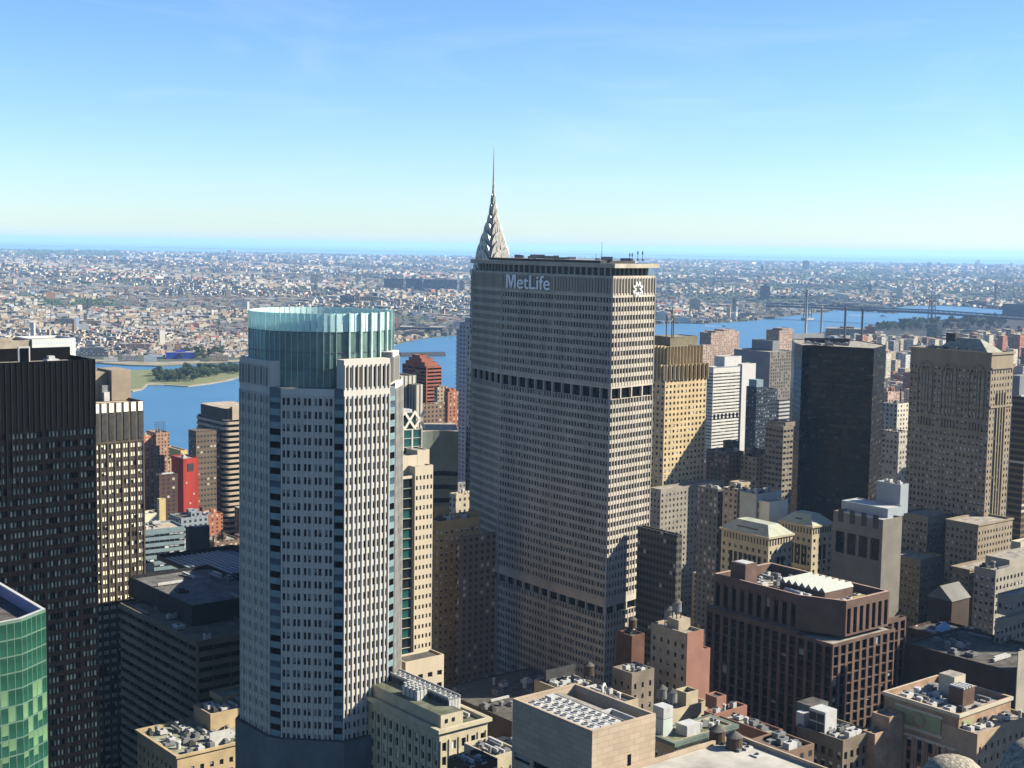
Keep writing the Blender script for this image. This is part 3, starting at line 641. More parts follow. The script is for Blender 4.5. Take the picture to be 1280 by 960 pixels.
b=simple('red_tower','bright red blank-walled tower beside the banded river tower','tower',214,229,248,573.5,1050,M_RED,cl=3,fin=False)
b.pbox('rooftop_louvre',(3.5,8.5,-.3,-.02,b.h-10,b.h-4),M_DGREY)
for i_,(fx_,dz_) in enumerate(((2,18),(8,27),(5,34),(3,41),(9,46))): b.pbox('window',(fx_,fx_+1.2,-.12,-.03,b.h-dz_-1.3,b.h-dz_),M_WHITE)
b.done()
simple('brown_office_block','dark brown block with pale gaps in front of the red tower','building',193,199,222,594,1000,M_DKR,cl=3)
simple('ochre_block','narrow ochre block standing on the roof beside the red tower','building',196,199,207,624,930,mat('ochre_wall',(.5,.4,.2),.8,.1))
simple('white_penthouse_block','small white cubic block above the teal banded building','building',None,180,196,643,880,mat('cream_white_wall',(.62,.6,.46),.8,.1),d=10)
M_TEALB=mat('pale_teal_spandrel',(.2,.27,.29),.5,.1,.2)
st=St(M_TEALB,G_DARK,BL_WHITE,pb=.3,bay=3,fh=3.7,hp=((.02,0),(.96,1),(.02,0)),vp=(.5,.42),rec=.3,top=3)
simple('banded_office','pale teal office block with dark ribbon windows behind the bronze window tower','office block',None,168,230.5,664,820,M_TEALB,st=st,d=22,cl=8,roof=M_ROOFT,faces='R',ang=33)
simple('dark_gap_block','dark block in shade between the teal banded office and the river tower','building',232,236,262,660,900,mat('near_black_wall',(.03,.03,.03),.7,.2),cl=2)  # near-black wall colour stands for the shade in this gap
simple('pilastered_block','small cream pilastered building at the foot of the bronze window tower','building',None,176,192.5,706,720,wmat('cream_pilaster',(.45,.42,.33),glass=(.03,.025,.02),fx=3.4,fz=7,wx=.6,wz=.8,lit=.1),d=12,cl=2)
# banded river tower with curved corners
M_TANB=mat('tan_band',(.42,.35,.26),.85,.12,.1)
b=Bld('banded_tower','tall tower of tan balcony bands with a round dark top by the river','apartment block',281,526,1150,ang=GA)
v=b.vol(243,281,330,526,1150,2); z1=b.h
def roundrect(x0,x1,y0,y1,r,n=5):
    pts=[]
    for cx,cy,a0 in ((x1-r,y0+r,-90),(x1-r,y1-r,0),(x0+r,y1-r,90),(x0+r,y0+r,180)):
        for k in range(n+1): an=R(a0+90*k/n); pts.append((cx+r*math.cos(an),cy+r*math.sin(an)))
    return pts
x0,x1,y0,y1=v[:4]; mb=MB(); core=MB(); core.prism(roundrect(x0+1,x1-1,y0+1,y1-1,4),2,z1,0,1); nfl=34; fh=(z1-4)/34
for f in range(34):
    zz=z1-1.5-f*4.55
    if zz<5: break
    mb.prism(roundrect(x0,x1,y0,y1,5),zz-2.1,zz,0,0,True)
b.part('core',core,[G_BLACK,M_ROOF]); b.part('balcony_bands',mb,[M_TANB])
mb=MB(); mb.prism(roundrect(x0+3,x1-2,y0+3,y1-2,5),z1-1,z1+wp(281,512,1150).z-z1,0,1,True); b.part('drum',mb,[mat('drum_brown',(.07,.06,.05),.7,.2),M_ROOFT])
b.pbox('penthouse',(x0+8,x0+14,y0+2,y0+6,z1,z1+11),M_TANB)
q=b.vol(235.5,245,275,539,1140,2); mb=MB(); mb.box(*q); b.part('side_wing',mb,[wmat('brown_panel_wall',(.14,.11,.08),fx=3,fz=4.5,wx=.6,wz=.35,lit=.1)]); b.done()
# ---- the dark stepped slab building below
M_DKT=mat('dark_tan_spandrel',(.20,.165,.12),.85,.2,.06)
st=St(M_DKT,G_BLACK,BL_GREY,pb=0,bay=8,fh=4.1,hp=((.005,0),(.99,1),(.005,0)),vp=(.46,.5),rec=1.0,top=2.2)
b=Bld('terraced_office','broad dark tan office block of stacked horizontal bands below the bronze window tower','office block',246,802,520)
v=b.vol(150,246,330,802,520,2); rf=b.block(v,st,'LR',para=1.2,zlo=20,roof=mat('roof_brown',(.2,.17,.13),.95,.3,.2))
q=b.vol(160,240,345,757,545,v[5]-1.3); r2=b.block(q,St(mat('black_panel',(.025,.026,.03),.6,.2)),'',para=1.5,roof=mat('roof_blue_grey',(.15,.15,.145),.9,.3,.2))
q3=b.vol(196,262,360,727,600,q[5]-1.6); r3=b.block(q3,St(mat('black_panel',(.025,.026,.03)),roof=mat('roof_slats',(.2,.23,.28),.8,.2)),'',para=.4)
mb=MB()
for i in range(12): xx=q3[0]+1+i*2.6; mb.box(xx,xx+1.2,q3[2]+1,q3[3]-1,q3[5]-.39,q3[5]+.5)
b.part('roof_slats',mb,[mat('slat_blue_grey',(.26,.31,.38),.6,.1)]); b.clutter(rf,10,'abcd'); b.clutter(r2,8,'abd'); b.done()
# ---- sunlit block bottom left
M_TAN=mat('tan_brick',(.42,.33,.2),.85,.16,.15)
st=St(M_TAN,G_DARK,BL_GREY,pb=.3,bay=3.6,fh=3.9,hp=((.3,0),(.4,1),(.3,0)),vp=(.28,.5),rec=.35,top=4,roof=mat('roof_green_grey',(.34,.35,.27),.95,.3,.2))
b=simple('masonry_block','sunlit tan brick block with cluttered roof at the foot of the octagonal tower','building',171.5,221.5,330,945,464,M_TAN,st=st,fin=False,roof=st.roof)
b.cornice(b.v,.8,.6,M_TAN); q=b.vol(242,263,330,893,490,b.v[5]-1.1); r2=b.block(q,st,'LR',para=.8); q=b.vol(262,278,330,872,505,q[5]-1); b.block(q,st,'LR',para=1); b.clutter(b.rf,24,'abcdbaac',sc=.8,avoid=[(q[0]-3,q[1],q[2]-2,q[3])]); b.clutter(r2,8,'abd',sc=.7)
b.pbox('screen_wall',(14,22,3.5,4,b.v[5]-1,b.v[5]+4),M_WHITE); b.done()

# ================================================================ BETWEEN THE OCTAGONAL TOWER AND THE SLAB
M_CRS=wmat('cream_stripe_wall',(.5,.48,.4),glass=(.06,.06,.06),fx=3.1,fz=400,wx=.38,wz=1,lit=0)
b=simple('striped_tower','cream vertically striped tower just right of the octagonal tower','office tower',None,488,521,471,880,M_CRS,d=24,cl=2,fin=False)
q=b.vol(None,520,528.5,481,882,2,d=20); b.block(q,St(M_CRS),'',para=.6)
mb=MB(); mb.lathe(8,6,[(.2,b.h),(.25,b.h+2),(2.4,b.h+3),(2.6,b.h+4.6),(1.6,b.h+6),(.1,b.h+6.6)],14); b.part('radome',mb,[M_WHITE],True); b.done()
M_RBK=mat('red_brick',(.3,.11,.075),.85,.15,.1)
stR=St(M_RBK,G_BLACK,BL_GREY,pb=.1,bay=10,fh=3.4,hp=((.01,0),(.98,1),(.01,0)),vp=(.4,.5),rec=1.2,top=1.5)
b=simple('terraced_apartments','red brick terraced apartment block with striped balconies above the river','apartment block',503,533,552,458,1300,M_RBK,st=stR,fin=False,cl=2,zlo=5)
for tl,tc,tr,ty,tD in ((507,531,547,453,1304),(511,527,541,448,1308),(515,525,534,444,1311)):
    q=b.vol(tl,tc,tr,ty,tD,b.v[5]-1.1); b.block(q,St(M_RBK),'',para=.6)
b.done()
simple('brown_block','dark brown low block below the red terraced apartments','building',None,519,545,514,1080,M_DKR,d=30,cl=3)
M_RB2=wmat('red_brick_windows',(.36,.15,.09),fx=4,fz=3.1,wx=.35,wz=.5); M_TN2=wmat('tan_windows',(.38,.31,.22),fx=3.6,fz=3.3); M_TN3=wmat('pale_tan_windows',(.48,.42,.31),fx=3.4,fz=3.5); M_GR2=wmat('grey_windows',(.26,.26,.26),fx=3.2,fz=3.4); M_CR2=wmat('cream_windows',(.56,.52,.42),fx=3.6,fz=3.4); M_BR2=wmat('brown_windows',(.2,.14,.1),fx=3.6,fz=3.4); M_WH2=wmat('white_windows',(.62,.62,.6),fx=3.5,fz=3.3); M_PK2=wmat('pink_windows',(.42,.28,.23),fx=3.6,fz=3.1)
simple('apartment_block','slim red brick apartment block left of the blue-white tower','apartment block',555,560,573,490,1180,M_RB2,cl=3,tiers=((556,562,570,486,1184),))
simple('apartment_block','tan topped block between the red terraced apartments and the blue-white tower','apartment block',543,547,560,484,1240,M_TN2,cl=2)
simple('apartment_block','low brown blocks behind the green-grey curved building','building',523,527,556,505,1050,M_BR2,cl=6)
# green-grey curved building
b=Bld('curved_office','grey-green office block with a curved blank front and pale roof','office block',545,545,900,ang=0)
M_GG=mat('grey_green_wall',(.13,.155,.135),.7,.15,.05)
xs=[525,533,541,549,557,565,573]; pts=[]
for i,x in enumerate(xs): r=ray(x,545); Dd=900+8*math.cos((i-3)/3*1.2)+6*(i/6); pts.append(Vector((r.x/r.y*Dd,Dd,0))-b.C)
pts+= [pts[-1]+Vector((-4,45,0)),pts[0]+Vector((-3,45,0))]
z1=wp(545,541,900).z; mb=MB(); mb.prism([(p.x,p.y) for p in pts],2,z1,0,1); b.part('wall',mb,[M_GG,M_ROOFT])
sg=St(M_GG,G_BLACK,BL_GREY,pb=.1,bay=4,fh=4.4,hp=((.05,0),(.9,1),(.05,0)),vp=(.4,.5),rec=.1,top=0)
zz=wp(545,592,900).z; mb=MB()
for i in range(6):
    O,E=pts[i],pts[i+1]; U=(E-O).normalized(); N=U.cross(Z); O2=O+N*.3
    for k in range(7): zk=zz-k*9; mb.face([O2+Z*(zk-3),O2+U*(E-O).length+Z*(zk-3),O2+U*(E-O).length+Z*zk,O2+Z*zk])
b.part('ribbon_windows',mb,[G_BLACK]); b.clutter((pts[0].x+4,pts[6].x-4,8,40,z1),6,'abd',m=M_GG) if False else None

# blue-white slender residential tower
M_BW=mat('white_blue_wall',(.4,.43,.45),.8,.08,.1)
st=St(M_BW,G_DARK,BL_GREY,pb=.2,bay=5,fh=3.7,hp=((.18,0),(.2,1),(.08,0),(.2,1),(.34,0)),vp=(.25,.5),rec=.3,top=3)
b=Bld('slender_tower','slender blue-white apartment tower left of the slab with toothed edge','apartment tower',600,404,1200)
v=b.vol(574.5,600,626,404,1200,2); b.block(v,st,'L',zlo=wp(580,610,1200).z)
q=b.vol(571,576,590,413,1225,2); b.block(q,St(M_BW),'')
mb=MB(); zf=b.h-8
while zf>40: mb.box(q[0]-1.4,q[0]-.02,q[2],q[2]+5,zf,zf+1.6); zf-=3.7
b.part('balcony',mb,[M_BW]); 
b.pbox('penthouse',(v[0]+3,v[0]+20,v[2]+6,v[3]-4,v[5]-1,v[5]+4),M_BW); b.done()
# tower with the crossed lattice crown
M_LT=mat('cream_stone',(.52,.46,.35),.85,.1,.1,streak=True)
b=Bld('lattice_crown_tower','cream tower with crossed lattice gable and deep green glass strips','office tower',503,562,626)
st3=St(M_LT,G_DARK,BL_GREY,pb=.2,bay=2.2,fh=4.6,hp=((.25,0),(.5,1),(.25,0)),vp=(.3,.42),rec=.35,top=3)
D0=626
p=b.L(524,583,D0); wR=b.ext(p,(1,0,0),541.5); zR1=p.z
# main shaft
x_a=b.L(496,583,D0).x; z582=p.z
b.block((p.x-2.2,p.x+wR,p.y,p.y+22,2,zR1),st3,'R',para=.6,zlo=5)
sgl=St(M_LT,glass('glass_teal',(.02,.09,.085),.1,.6),BL_GREY,pb=.1,bay=7,fh=4.6,hp=((.02,0),(.94,1),(.04,0)),vp=(.03,.92),rec=.7,top=1.2,glass2=G_DARK,span=mat('mullion_dark_green',(.04,.07,.06),.5,.1))
b.block((p.x-9.5,p.x-2.4,p.y+.8,p.y+22,2,zR1-4),sgl,'R',para=.4,zlo=5)
b.block((p.x-16,p.x-9.6,p.y,p.y+22,2,zR1-4),St(M_LT),'',para=.4)
q=b.L(523,563,D0+6); b.block((q.x-.5,q.x+6.2,q.y,q.y+14,zR1-.7,q.z),St(M_LT,G_DARK,pb=0,bay=3.2,fh=11,hp=((.2,0),(.6,1),(.2,0)),vp=(.1,.75),rec=.8,top=1),'R',para=.5)
b.block((q.x-14,q.x-.6,q.y,q.y+14,zR1-4.5,q.z-2),St(M_LT,G_DARK,pb=0,bay=4,fh=11,hp=((.2,0),(.6,1),(.2,0)),vp=(.1,.75),rec=.8,top=1),'R',para=.5)
q=b.L(506,537,D0+12); wG=b.ext(q,(1,0,0),527); zt=q.z
b.block((q.x-6,q.x+wG,q.y,q.y+12,b.L(510,563,D0+12).z-4,zt),St(mat('pale_frame',(.5,.5,.45),.7,.1),glass('glass_teal',(.02,.09,.085)),BL_GREY,pb=0,bay=5,fh=4,hp=((.08,0),(.84,1),(.08,0)),vp=(.02,.95),rec=.3,top=.3),'LR',para=.3)
# gable with lattice
zg=wp(512,515,D0+12).z; mb=MB(); yq=q.y
mb.box(q.x-6,q.x+wG-3,yq+.8,yq+11,zt-.2,zg-.6); o=b.part('gable_body',mb,[G_GREEN]); mb=MB()
def bar(a,c,t=.55):
    a=Vector(a);c=Vector(c); d=(c-a); L_=d.length; d.normalize(); n_=Vector((-d.z,0,d.x))*t
    for yy,fl in ((a.y,0),(a.y+.7,1)):
        f=[a-n_,c-n_,c+n_,a+n_]; f=[Vector((k.x,yy,k.z)) for k in f]; mb.face(f if not fl else f[::-1])
    for s_ in (-1,1):
        mb.face([Vector((k.x,a.y+(0 if i in (0,1) else .7),k.z)) for i,k in enumerate([a+n_*s_,c+n_*s_,c+n_*s_,a+n_*s_])])
for cx_ in (q.x-3,q.x+2.8,q.x+8.3):
    h_=zg-zt
    bar((cx_-3,yq-.1,zt),(cx_+3,yq-.1,zt+h_)); bar((cx_+3,yq-.12,zt),(cx_-3,yq-.12,zt+h_))
b.part('lattice',mb,[mat('lattice_pale',(.62,.57,.5),.7,.08)]); mb=MB(); mb.box(q.x-6,q.x+4,yq,yq+11,zg-.6,zg+1); b.part('gable_roof',mb,[M_WHITE])
# podium wing
q=b.vol(490,507,555,828,585,2); b.block(q,St(M_LT,G_DARK,pb=0,bay=5,fh=5.5,hp=((.3,0),(.5,1),(.2,0)),vp=(.3,.4),rec=.6,top=5),'R',para=.8,zlo=5,roof=M_ROOFD); b.done()
# tan masonry towers right of it, half in shade
M_YB=mat('yellow_brick',(.45,.31,.15),.85,.15,.15)
stY=St(M_YB,G_DARK,BL_WHITE,pb=.6,bay=3.0,fh=3.6,hp=((.3,0),(.4,1),(.3,0)),vp=(.25,.45),rec=.3,top=4)
b=simple('tan_brick_tower','tan brick apartment tower half in shade left of the slab foot','apartment building',538,549,600,652,680,M_YB,st=stY,cl=5,fin=False,zlo=5)
q=b.vol(543,548,562,634,690,b.v[5]-1.1); b.block(q,St(M_YB),'',para=.6); q=b.vol(563,567,600,643,690,b.v[5]-1.1); b.block(q,stY,'R',para=.6); b.done()
simple('tan_brick_tower','tan brick tower with a small square block on top against the slab edge','apartment building',562,570,610,618,800,M_TN3,cl=3)
simple('brown_brick_tower','dark brown brick tower in the shade directly against the slab edge','apartment building',572,575,620,672,670,M_BR2,cl=1)
simple('low_office','low dark office with a plant room dome beneath the slender tower','office block',560,566,600,606,1000,M_GR2,cl=5)
# ================================================================ RIGHT OF THE SLAB
M_YS=mat('yellow_stone',(.52,.41,.24),.85,.12,.1); 
stC=St(M_YS,G_DARK,BL_WHITE,pb=.3,bay=3.6,fh=3.7,hp=((.26,0),(.48,1),(.26,0)),vp=(.25,.5),rec=.4,top=1)
b=Bld('buttressed_tower','yellow stone tower with a crown of thin buttresses right of the slab','skyscraper',832,457,905)
v=b.vol(815,832,884,457,905,2); zs=b.h
b.block(v,stC,'LR',para=.8,zlo=wp(840,660,905).z)
q=b.vol(818,836.5,877,434,909,zs-.9); b.block(q,St(mat('yellow_shade',(.3,.22,.1),.8,.1)),'',para=.6)  # darker yellow carries the shade behind the buttresses
mb=MB(); n=10
for z0,z1,xx0,xx1,yy in ((wp(840,476,905).z,zs+.4,v[0],v[1],v[2]),(zs,q[5]+.5,q[0],q[1],q[2])):
    for i in range(n+1):
        x=xx0+(xx1-xx0)*i/n; mb.prism([(x-.8,yy-.9),(x,yy-1.5),(x+.8,yy-.9),(x+.8,yy-.02),(x-.8,yy-.02)],z0,z1,0,0,True)
    nl=4
    for i in range(nl+1):
        y_=yy+(v[3]-v[2])*.98*i/nl; mb.box(xx0-1.6,xx0-.02,y_-.5,y_+.5,z0,z1)
b.part('buttresses',mb,[M_YS])
zb=wp(840,476,905).z; mb=MB()
for i in range(n):
    x=v[0]+(v[1]-v[0])*(i+.5)/n; mb.box(x-.75,x+.75,v[2]-.12,v[2]-.02,zb+1,zs-1)
b.part('crown_gap_shade',mb,[G_BLACK])  # black strips stand for the shaded gaps between buttresses
q=b.vol(815,838,872,421,925,2); b.block(q,St(mat('olive_dark_wall',(.2,.18,.12),.8,.2)),'',para=.6); zt=q[5]
for x,y,h in ((6,6,19),(14,9,24),(15.5,9,17)): b.pbox('antenna_mast',(x-.25,x+.25,y-.25,y+.25,zt-1,zt+h*.8),M_DGREY)
M_GS=mat('grey_stone_lower',(.27,.25,.21),.85,.15,.06); stg=St(M_GS,G_DARK,BL_GREY,pb=.4,bay=3.4,fh=3.7,hp=((.28,0),(.42,1),(.3,0)),vp=(.25,.45),rec=.3,top=2)
q=b.vol(812,826,905,612,880,2); b.block(q,stg,'LR',zlo=5); b.done()
# brick twin towers near the river
M_TWB=wmat('grey_pink_brick',(.36,.27,.22),fx=3.5,fz=3,wx=.4,wz=.45); 
b=simple('brick_apartment_towers','pair of stepped pink-grey brick apartment towers on the near river bank','apartment tower',875,889,901,416,1800,M_TWB,fin=False)
for tl,tc,tr,ty,tD in ((893,905,919,412,1830),(881,895,908,414,1815),(900,912,924,414.5,1840)):
    q=b.vol(tl,tc,tr,ty,tD,2); b.block(q,St(M_TWB),'',para=.6)
b.done()
simple('brick_apartment_tower','slim pink-grey brick tower right behind the buttressed tower','apartment tower',876,878,890,431,1500,M_TWB)
M_WB=mat('white_band',(.55,.54,.48),.8,.08,.1)
stW=St(M_WB,G_DARK,BL_GREY,pb=.4,bay=7,fh=3.3,hp=((.01,0),(.98,1),(.01,0)),vp=(.5,.38),rec=.4,top=6)
b=simple('white_hotel','white slab tower of fine horizontal bands with a cubic white penthouse','hotel tower',884,892,937,459,1400,M_WB,st=stW,fin=False,zlo=30)
b.cornice(b.v,.6,.4,mat('pale_blue_side',(.3,.34,.38),.8,.05)); q=b.vol(893,906,927,446,1415,b.v[5]-1.05); b.block(q,St(mat('bright_white',(.5,.5,.48),.8,.05)),'',para=.6)
q=b.vol(920,928,945,455,1425,2); b.block(q,St(mat('bright_white',(.5,.5,.48))),'',para=.6)
z5=wp(900,522,1400).z; mb=MB(); x0,x1=b.v[0],b.v[1]
for i in range(9): x=x0+2+(x1-x0-3)*i/9; mb.box(x,x+2.4,b.v[2]-.3,b.v[2]-.05,z5-2,z5+3)
b.part('dark_openings',mb,[G_BLACK]); b.done()
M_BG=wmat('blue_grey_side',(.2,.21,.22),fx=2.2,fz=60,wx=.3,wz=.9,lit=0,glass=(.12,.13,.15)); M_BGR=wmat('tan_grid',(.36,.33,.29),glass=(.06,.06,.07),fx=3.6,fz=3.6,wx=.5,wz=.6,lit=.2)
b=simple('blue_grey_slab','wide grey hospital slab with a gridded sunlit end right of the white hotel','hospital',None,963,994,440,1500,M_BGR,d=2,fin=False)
b.block(b.vol(918,963,994,440,1500,2),St(M_BGR),'',para=1); mb=MB(); v=b.vol(918,963,994,440,1500,2); mb.box(v[0]-.3,v[0]-.02,v[2],v[3],2,v[5]); b.part('side_wall',mb,[M_BG])  # shade of the left side is put into this blue-grey wall
q=b.vol(940,966,974,426,1530,v[5]-1.1); b.block(q,St(M_BG),'',para=.6); b.done()
simple('brick_apartment_tower','pink-grey stepped brick tower rising behind the hospital slab','apartment tower',958,974,992,413,1700,M_TWB,tiers=((966,978,990,410.5,1710),))
simple('low_slab','long low blue-grey block beside the smokestacks','building',985,992,1030,418,1900,M_BG)
st=St(mat('navy_wall',(.035,.045,.06),.6,.2),G_DARK,mat('blind_pale_blue',(.35,.42,.5),.7,.1),pb=.35,bay=3.4,fh=3.4,hp=((.2,0),(.6,1),(.2,0)),vp=(.3,.5),rec=.3,top=2)
b=simple('navy_tower','dark navy apartment tower speckled with pale windows left of the black glass tower','apartment tower',933,946,958,484,1230,st.wall,st=st,fin=False,zlo=40)
q=b.vol(946,957,972,487,1240,2); b.block(q,st,'LR',zlo=40); b.pbox('penthouse',(3,12,3,12,b.h-1,b.h+6),M_TEALB); b.done()
simple('banded_mid_block','pale grey banded block between the navy tower and the black glass tower','building',970,974,995,500,1300,wmat('pale_banded',(.42,.41,.38),fx=100,fz=3.6,wx=1,wz=.45,lit=0),cl=3)
M_TG=mat('tan_grey_wall',(.22,.19,.15),.85,.12,.1)
st=St(M_TG,G_DARK,BL_GREY,pb=.3,bay=3.2,fh=3.6,hp=((.12,0),(.76,1),(.12,0)),vp=(.4,.45),rec=.4,top=2)
simple('tan_banded_tower','narrow tan banded tower with a bright corner left of the black glass tower','office tower',957,979.5,992,533,900,M_TG,st=st,cl=4,tiers=((960,982,994,528,905),),zlo=5)
# black glass tower
M_BK2=mat('black_panel_glass',(.006,.007,.009),.3,.4,.03,0,.08); 
b=Bld('black_glass_tower','black glass tower with faceted sides and bare roof deck','skyscraper',1002,432,930,ang=0)
xsD=[(993.5,960),(1003,935),(1012,938),(1093,915),(1107.5,950)]
pts=[]
for x,Dd in xsD: r=ray(x,430); pts.append(Vector((r.x/r.y*Dd,Dd,0))-b.C)
pts+=[pts[-1]+Vector((-8,45,0)),pts[0]+Vector((6,40,0))]
zt=b.h; stK=St(M_BK2,G_BLACK,mat('blind_dusky',(.06,.055,.05),.5,.3),pb=.12,bay=3.2,fh=3.9,hp=((.03,0),(.94,1),(.03,0)),vp=(.3,.62),rec=.06,top=5,glass2=glass('glass_brown',(.02,.015,.01),.2,.15))
a=b.mi(M_BK2,b.wm)
for i in range(len(pts)):
    O,E=pts[i],pts[(i+1)%len(pts)]; U=(E-O).normalized()
    if i<4: facade(b.wall,b.wins,O,U,(E-O).length,2,zt,stK,wp(1040,645,930).z,mi=(a,a))
    else: b.wall.face([O+Z*2,E+Z*2,E+Z*zt,O+Z*zt],a)
b.roof.face([p+Z*(zt-.5) for p in pts],b.mi(M_ROOF,b.rm)); b.clutter((pts[1].x+6,pts[3].x-6,8,34,zt-.5),12,'abdbab',m=M_GREY); 
b.pbox('parapet_wall',(pts[0].x+8,pts[3].x-4,36,37,zt-.5,zt+3),M_DGREY); b.done()
simple('side_block','beige sunlit apartment block between the black glass tower and the stone tower','apartment block',1104,1122,1137,505,1050,M_CR2,cl=3,roof=M_ROOFT)
simple('side_block','lower grey-windowed block with a toothed sunlit edge beside the stone tower','building',1104,1124,1136,540,900,wmat('grey_toothed',(.4,.37,.32),fx=3,fz=3.4,wx=.5,wz=.5),cl=2)
simple('side_block','small pink topped block right of the black glass tower','building',1106,1110,1117,490,1150,M_PK2,cl=1)
# gothic stone tower
M_LN=mat('brown_grey_stone',(.28,.235,.17),.85,.14,.1,streak=True)
stL=St(M_LN,G_DARK,mat('blind_pale',(.55,.57,.57),.7,.1),pb=.5,bay=2.6,fh=3.6,hp=((.27,0),(.46,1),(.27,0)),vp=(.28,.48),rec=.35,top=9,rib=.0)
b=Bld('stone_tower','tall brown-grey stone tower with arched top windows and hipped roof','skyscraper',1240,441,750)
v=b.vol(1139,1240,1267.5,441,750,2); b.v=v; zs=v[5]
rf=b.block(v,stL,'LR',para=1,zlo=wp(1240,665,750).z,roof=M_ROOFD)
b.cornice(v,1.2,.7,M_LN); L_=v[3]-v[2]
# tall arched bays near the top of the shaded wall, piers on the sunlit end
o_=None
for f in (.16,.5,.8):
    yc=v[2]+L_*f; zt_=zs-8; zb_=zs-36
    fr=MB(); K=10; hw=4.6
    arc=[(yc+hw*math.cos(math.pi*k/K),zt_-hw*1.1+hw*1.2*math.sin(math.pi*k/K)) for k in range(K+1)]
    for k in range(K):
        (ya,za),(yb,zb2)=arc[k],arc[k+1]; fr.box(v[0]-.7,v[0]-.05,min(ya,yb)-.15,max(ya,yb)+.15,min(za,zb2)-.25,max(za,zb2)+.25)
    for s_ in (-1,1): fr.box(v[0]-.7,v[0]-.05,yc+s_*hw-.35,yc+s_*hw+.35,zb_,zt_-hw*1.1)
    for s_ in (-.4,0,.4): fr.box(v[0]-.5,v[0]-.05,yc+s_*hw-.2,yc+s_*hw+.2,zb_,zt_-hw*.3)
    b.part('arched_frame',fr,[M_LN])
    gl=MB()
    for j in range(4):
        y0=yc-hw+.45+j*(hw*2-.5)/4
        for k in range(6): gl.box(v[0]-.3,v[0]-.04,y0,y0+1.5,zb_+1+k*3.6,zb_+3.6+k*3.6)
    b.part('arched_window',gl,[mat('glass_pale_grey',(.16,.18,.18),.25,.5,.4,0,.5)])
    bl=MB()
    for j in range(5): bl.box(v[0]-1.0,v[0]-.05,yc-hw+.4+j*1.8,yc-hw+1.3+j*1.8,zb_-7,zb_-3)
    b.part('balcony_brackets',bl,[M_LN])
mb=MB(); Wd=v[1]-v[0]
for f in (.3,.42,.54,.66): mb.box(v[0]+Wd*f,v[0]+Wd*f+.8,v[2]-.8,v[2]-.05,wp(1250,660,750).z,zs-22)
mb.box(v[0]+.2,v[1]-.2,v[2]-.7,v[2]-.05,zs-30,zs-28.8); mb.box(v[0]+.2,v[1]-.2,v[2]-.7,v[2]-.05,zs-9,zs-8)
b.part('piers',mb,[M_LN])
for zz_ in (zs-10,zs-30.5,zs-44): b.pbox('string_course',(v[0]-.55,v[0]-.04,v[2],v[3],zz_,zz_+.8),M_LN)
# hipped roof
p=b.L(1205,427,758); hx0,hx1=v[0]+3,v[1]-3; hy0,hy1=v[2]+4,v[3]-14; zr_=zs+6.2; mb=MB()
xm=(hx0+hx1)/2; ins=min((hx1-hx0)/2,7)
A_=[(hx0,hy0,zs-.9),(hx1,hy0,zs-.9),(hx1,hy1,zs-.9),(hx0,hy1,zs-.9)]; T=[(hx0+ins,hy0+ins+3,zr_),(hx1-ins+.5,hy0+ins+3,zr_),(hx1-ins+.5,hy1-ins,zr_),(hx0+ins,hy1-ins,zr_)]
for i in range(4): mb.face([A_[i],A_[(i+1)%4],T[(i+1)%4],T[i]])
mb.face(T); b.part('hipped_roof',mb,[mat('roof_copper_grey',(.3,.3,.25),.7,.2,.3)])
b.clutter((v[0]+2,v[0]+8,v[2]+L_*.3,v[3]-3,zs-1),8,'abab',m=M_DGREY); b.pbox('mechanical_box',(hx0+5,hx1-5,hy1-9,hy1-3,zs,zs+8.5),M_DGREY)
stL2=St(M_LN,G_DARK,stL.blind,pb=.45,bay=2.6,fh=3.6,hp=stL.hp,vp=stL.vp,rec=.35,top=3)
for tl,tc,tr,ty,tD in ((1183,1223,1266,656,722),(1190,1212,1262,712,700)):
    q=b.vol(tl,tc,tr,ty,tD,2); b.block(q,stL2,'LR',para=1,zlo=wp(tc,790,tD).z); b.cornice(q,.8,.5,M_LN)
for tl,tc,tr,ty,tD in ((1124,1160,1190,646,748),(1106,1151,1180,700,728)):
    q=b.vol(tl,tc,tr,ty,tD,2); b.block(q,stL2,'LR',para=1,zlo=wp(tc,790,tD).z)
b.done()
simple('brown_glass_tower','dark brown banded tower cut by the right edge beyond the stone tower','office tower',1266,1284,1330,497,900,wmat('bronze_glass_wall',(.05,.04,.03),glass=(.12,.09,.05),fx=40,fz=4,wx=1,wz=.4,lit=.1),cl=2)
simple('blue_side_tower','blue-grey tower behind the right edge of the stone tower','tower',1262,1275,1310,470,1200,M_BG)
# mid cluster below the white hotel
simple('brown_grey_block','brown-grey stepped office with bright water tanks below the white hotel','office block',883,912,930,566,960,M_BR2,cl=8,kinds='abtc',tiers=((904,916,924,552,985),))
simple('brown_grey_block','white-edged stepped block beside the tan banded tower','office block',926,946,956,572,950,M_TN2,cl=8,kinds='abtc',tiers=((932,948,956,562,965),))
simple('pale_drum_office','office with a flat pale blue disc-like roof edge in shade','office block',873,898,908,612,800,wmat('shade_grey_windows',(.15,.145,.135),fx=3.4,fz=3.7),cl=6,roof=M_WHITE)  # darker grey window wall, with the shade put into its colour
simple('tan_office','tan stepped office left of the pale glass roofed block','office block',904,922,938,612,790,M_TN2,cl=5,tiers=((912,926,938,604,800),))
M_GW=mat('pale_grey_green_wall',(.4,.42,.38),.8,.1)
b=simple('grey_panel_office','pale grey panelled office with round roof fans above the green hipped roofs','office block',925,945.5,977,618,775,M_GW,fin=False,cl=10,kinds='ccab',roof=M_ROOF)
mb=MB()
for z_ in (b.h-13,b.h-8): mb.box(1.5,13,-.35,-.03,z_,z_+3)
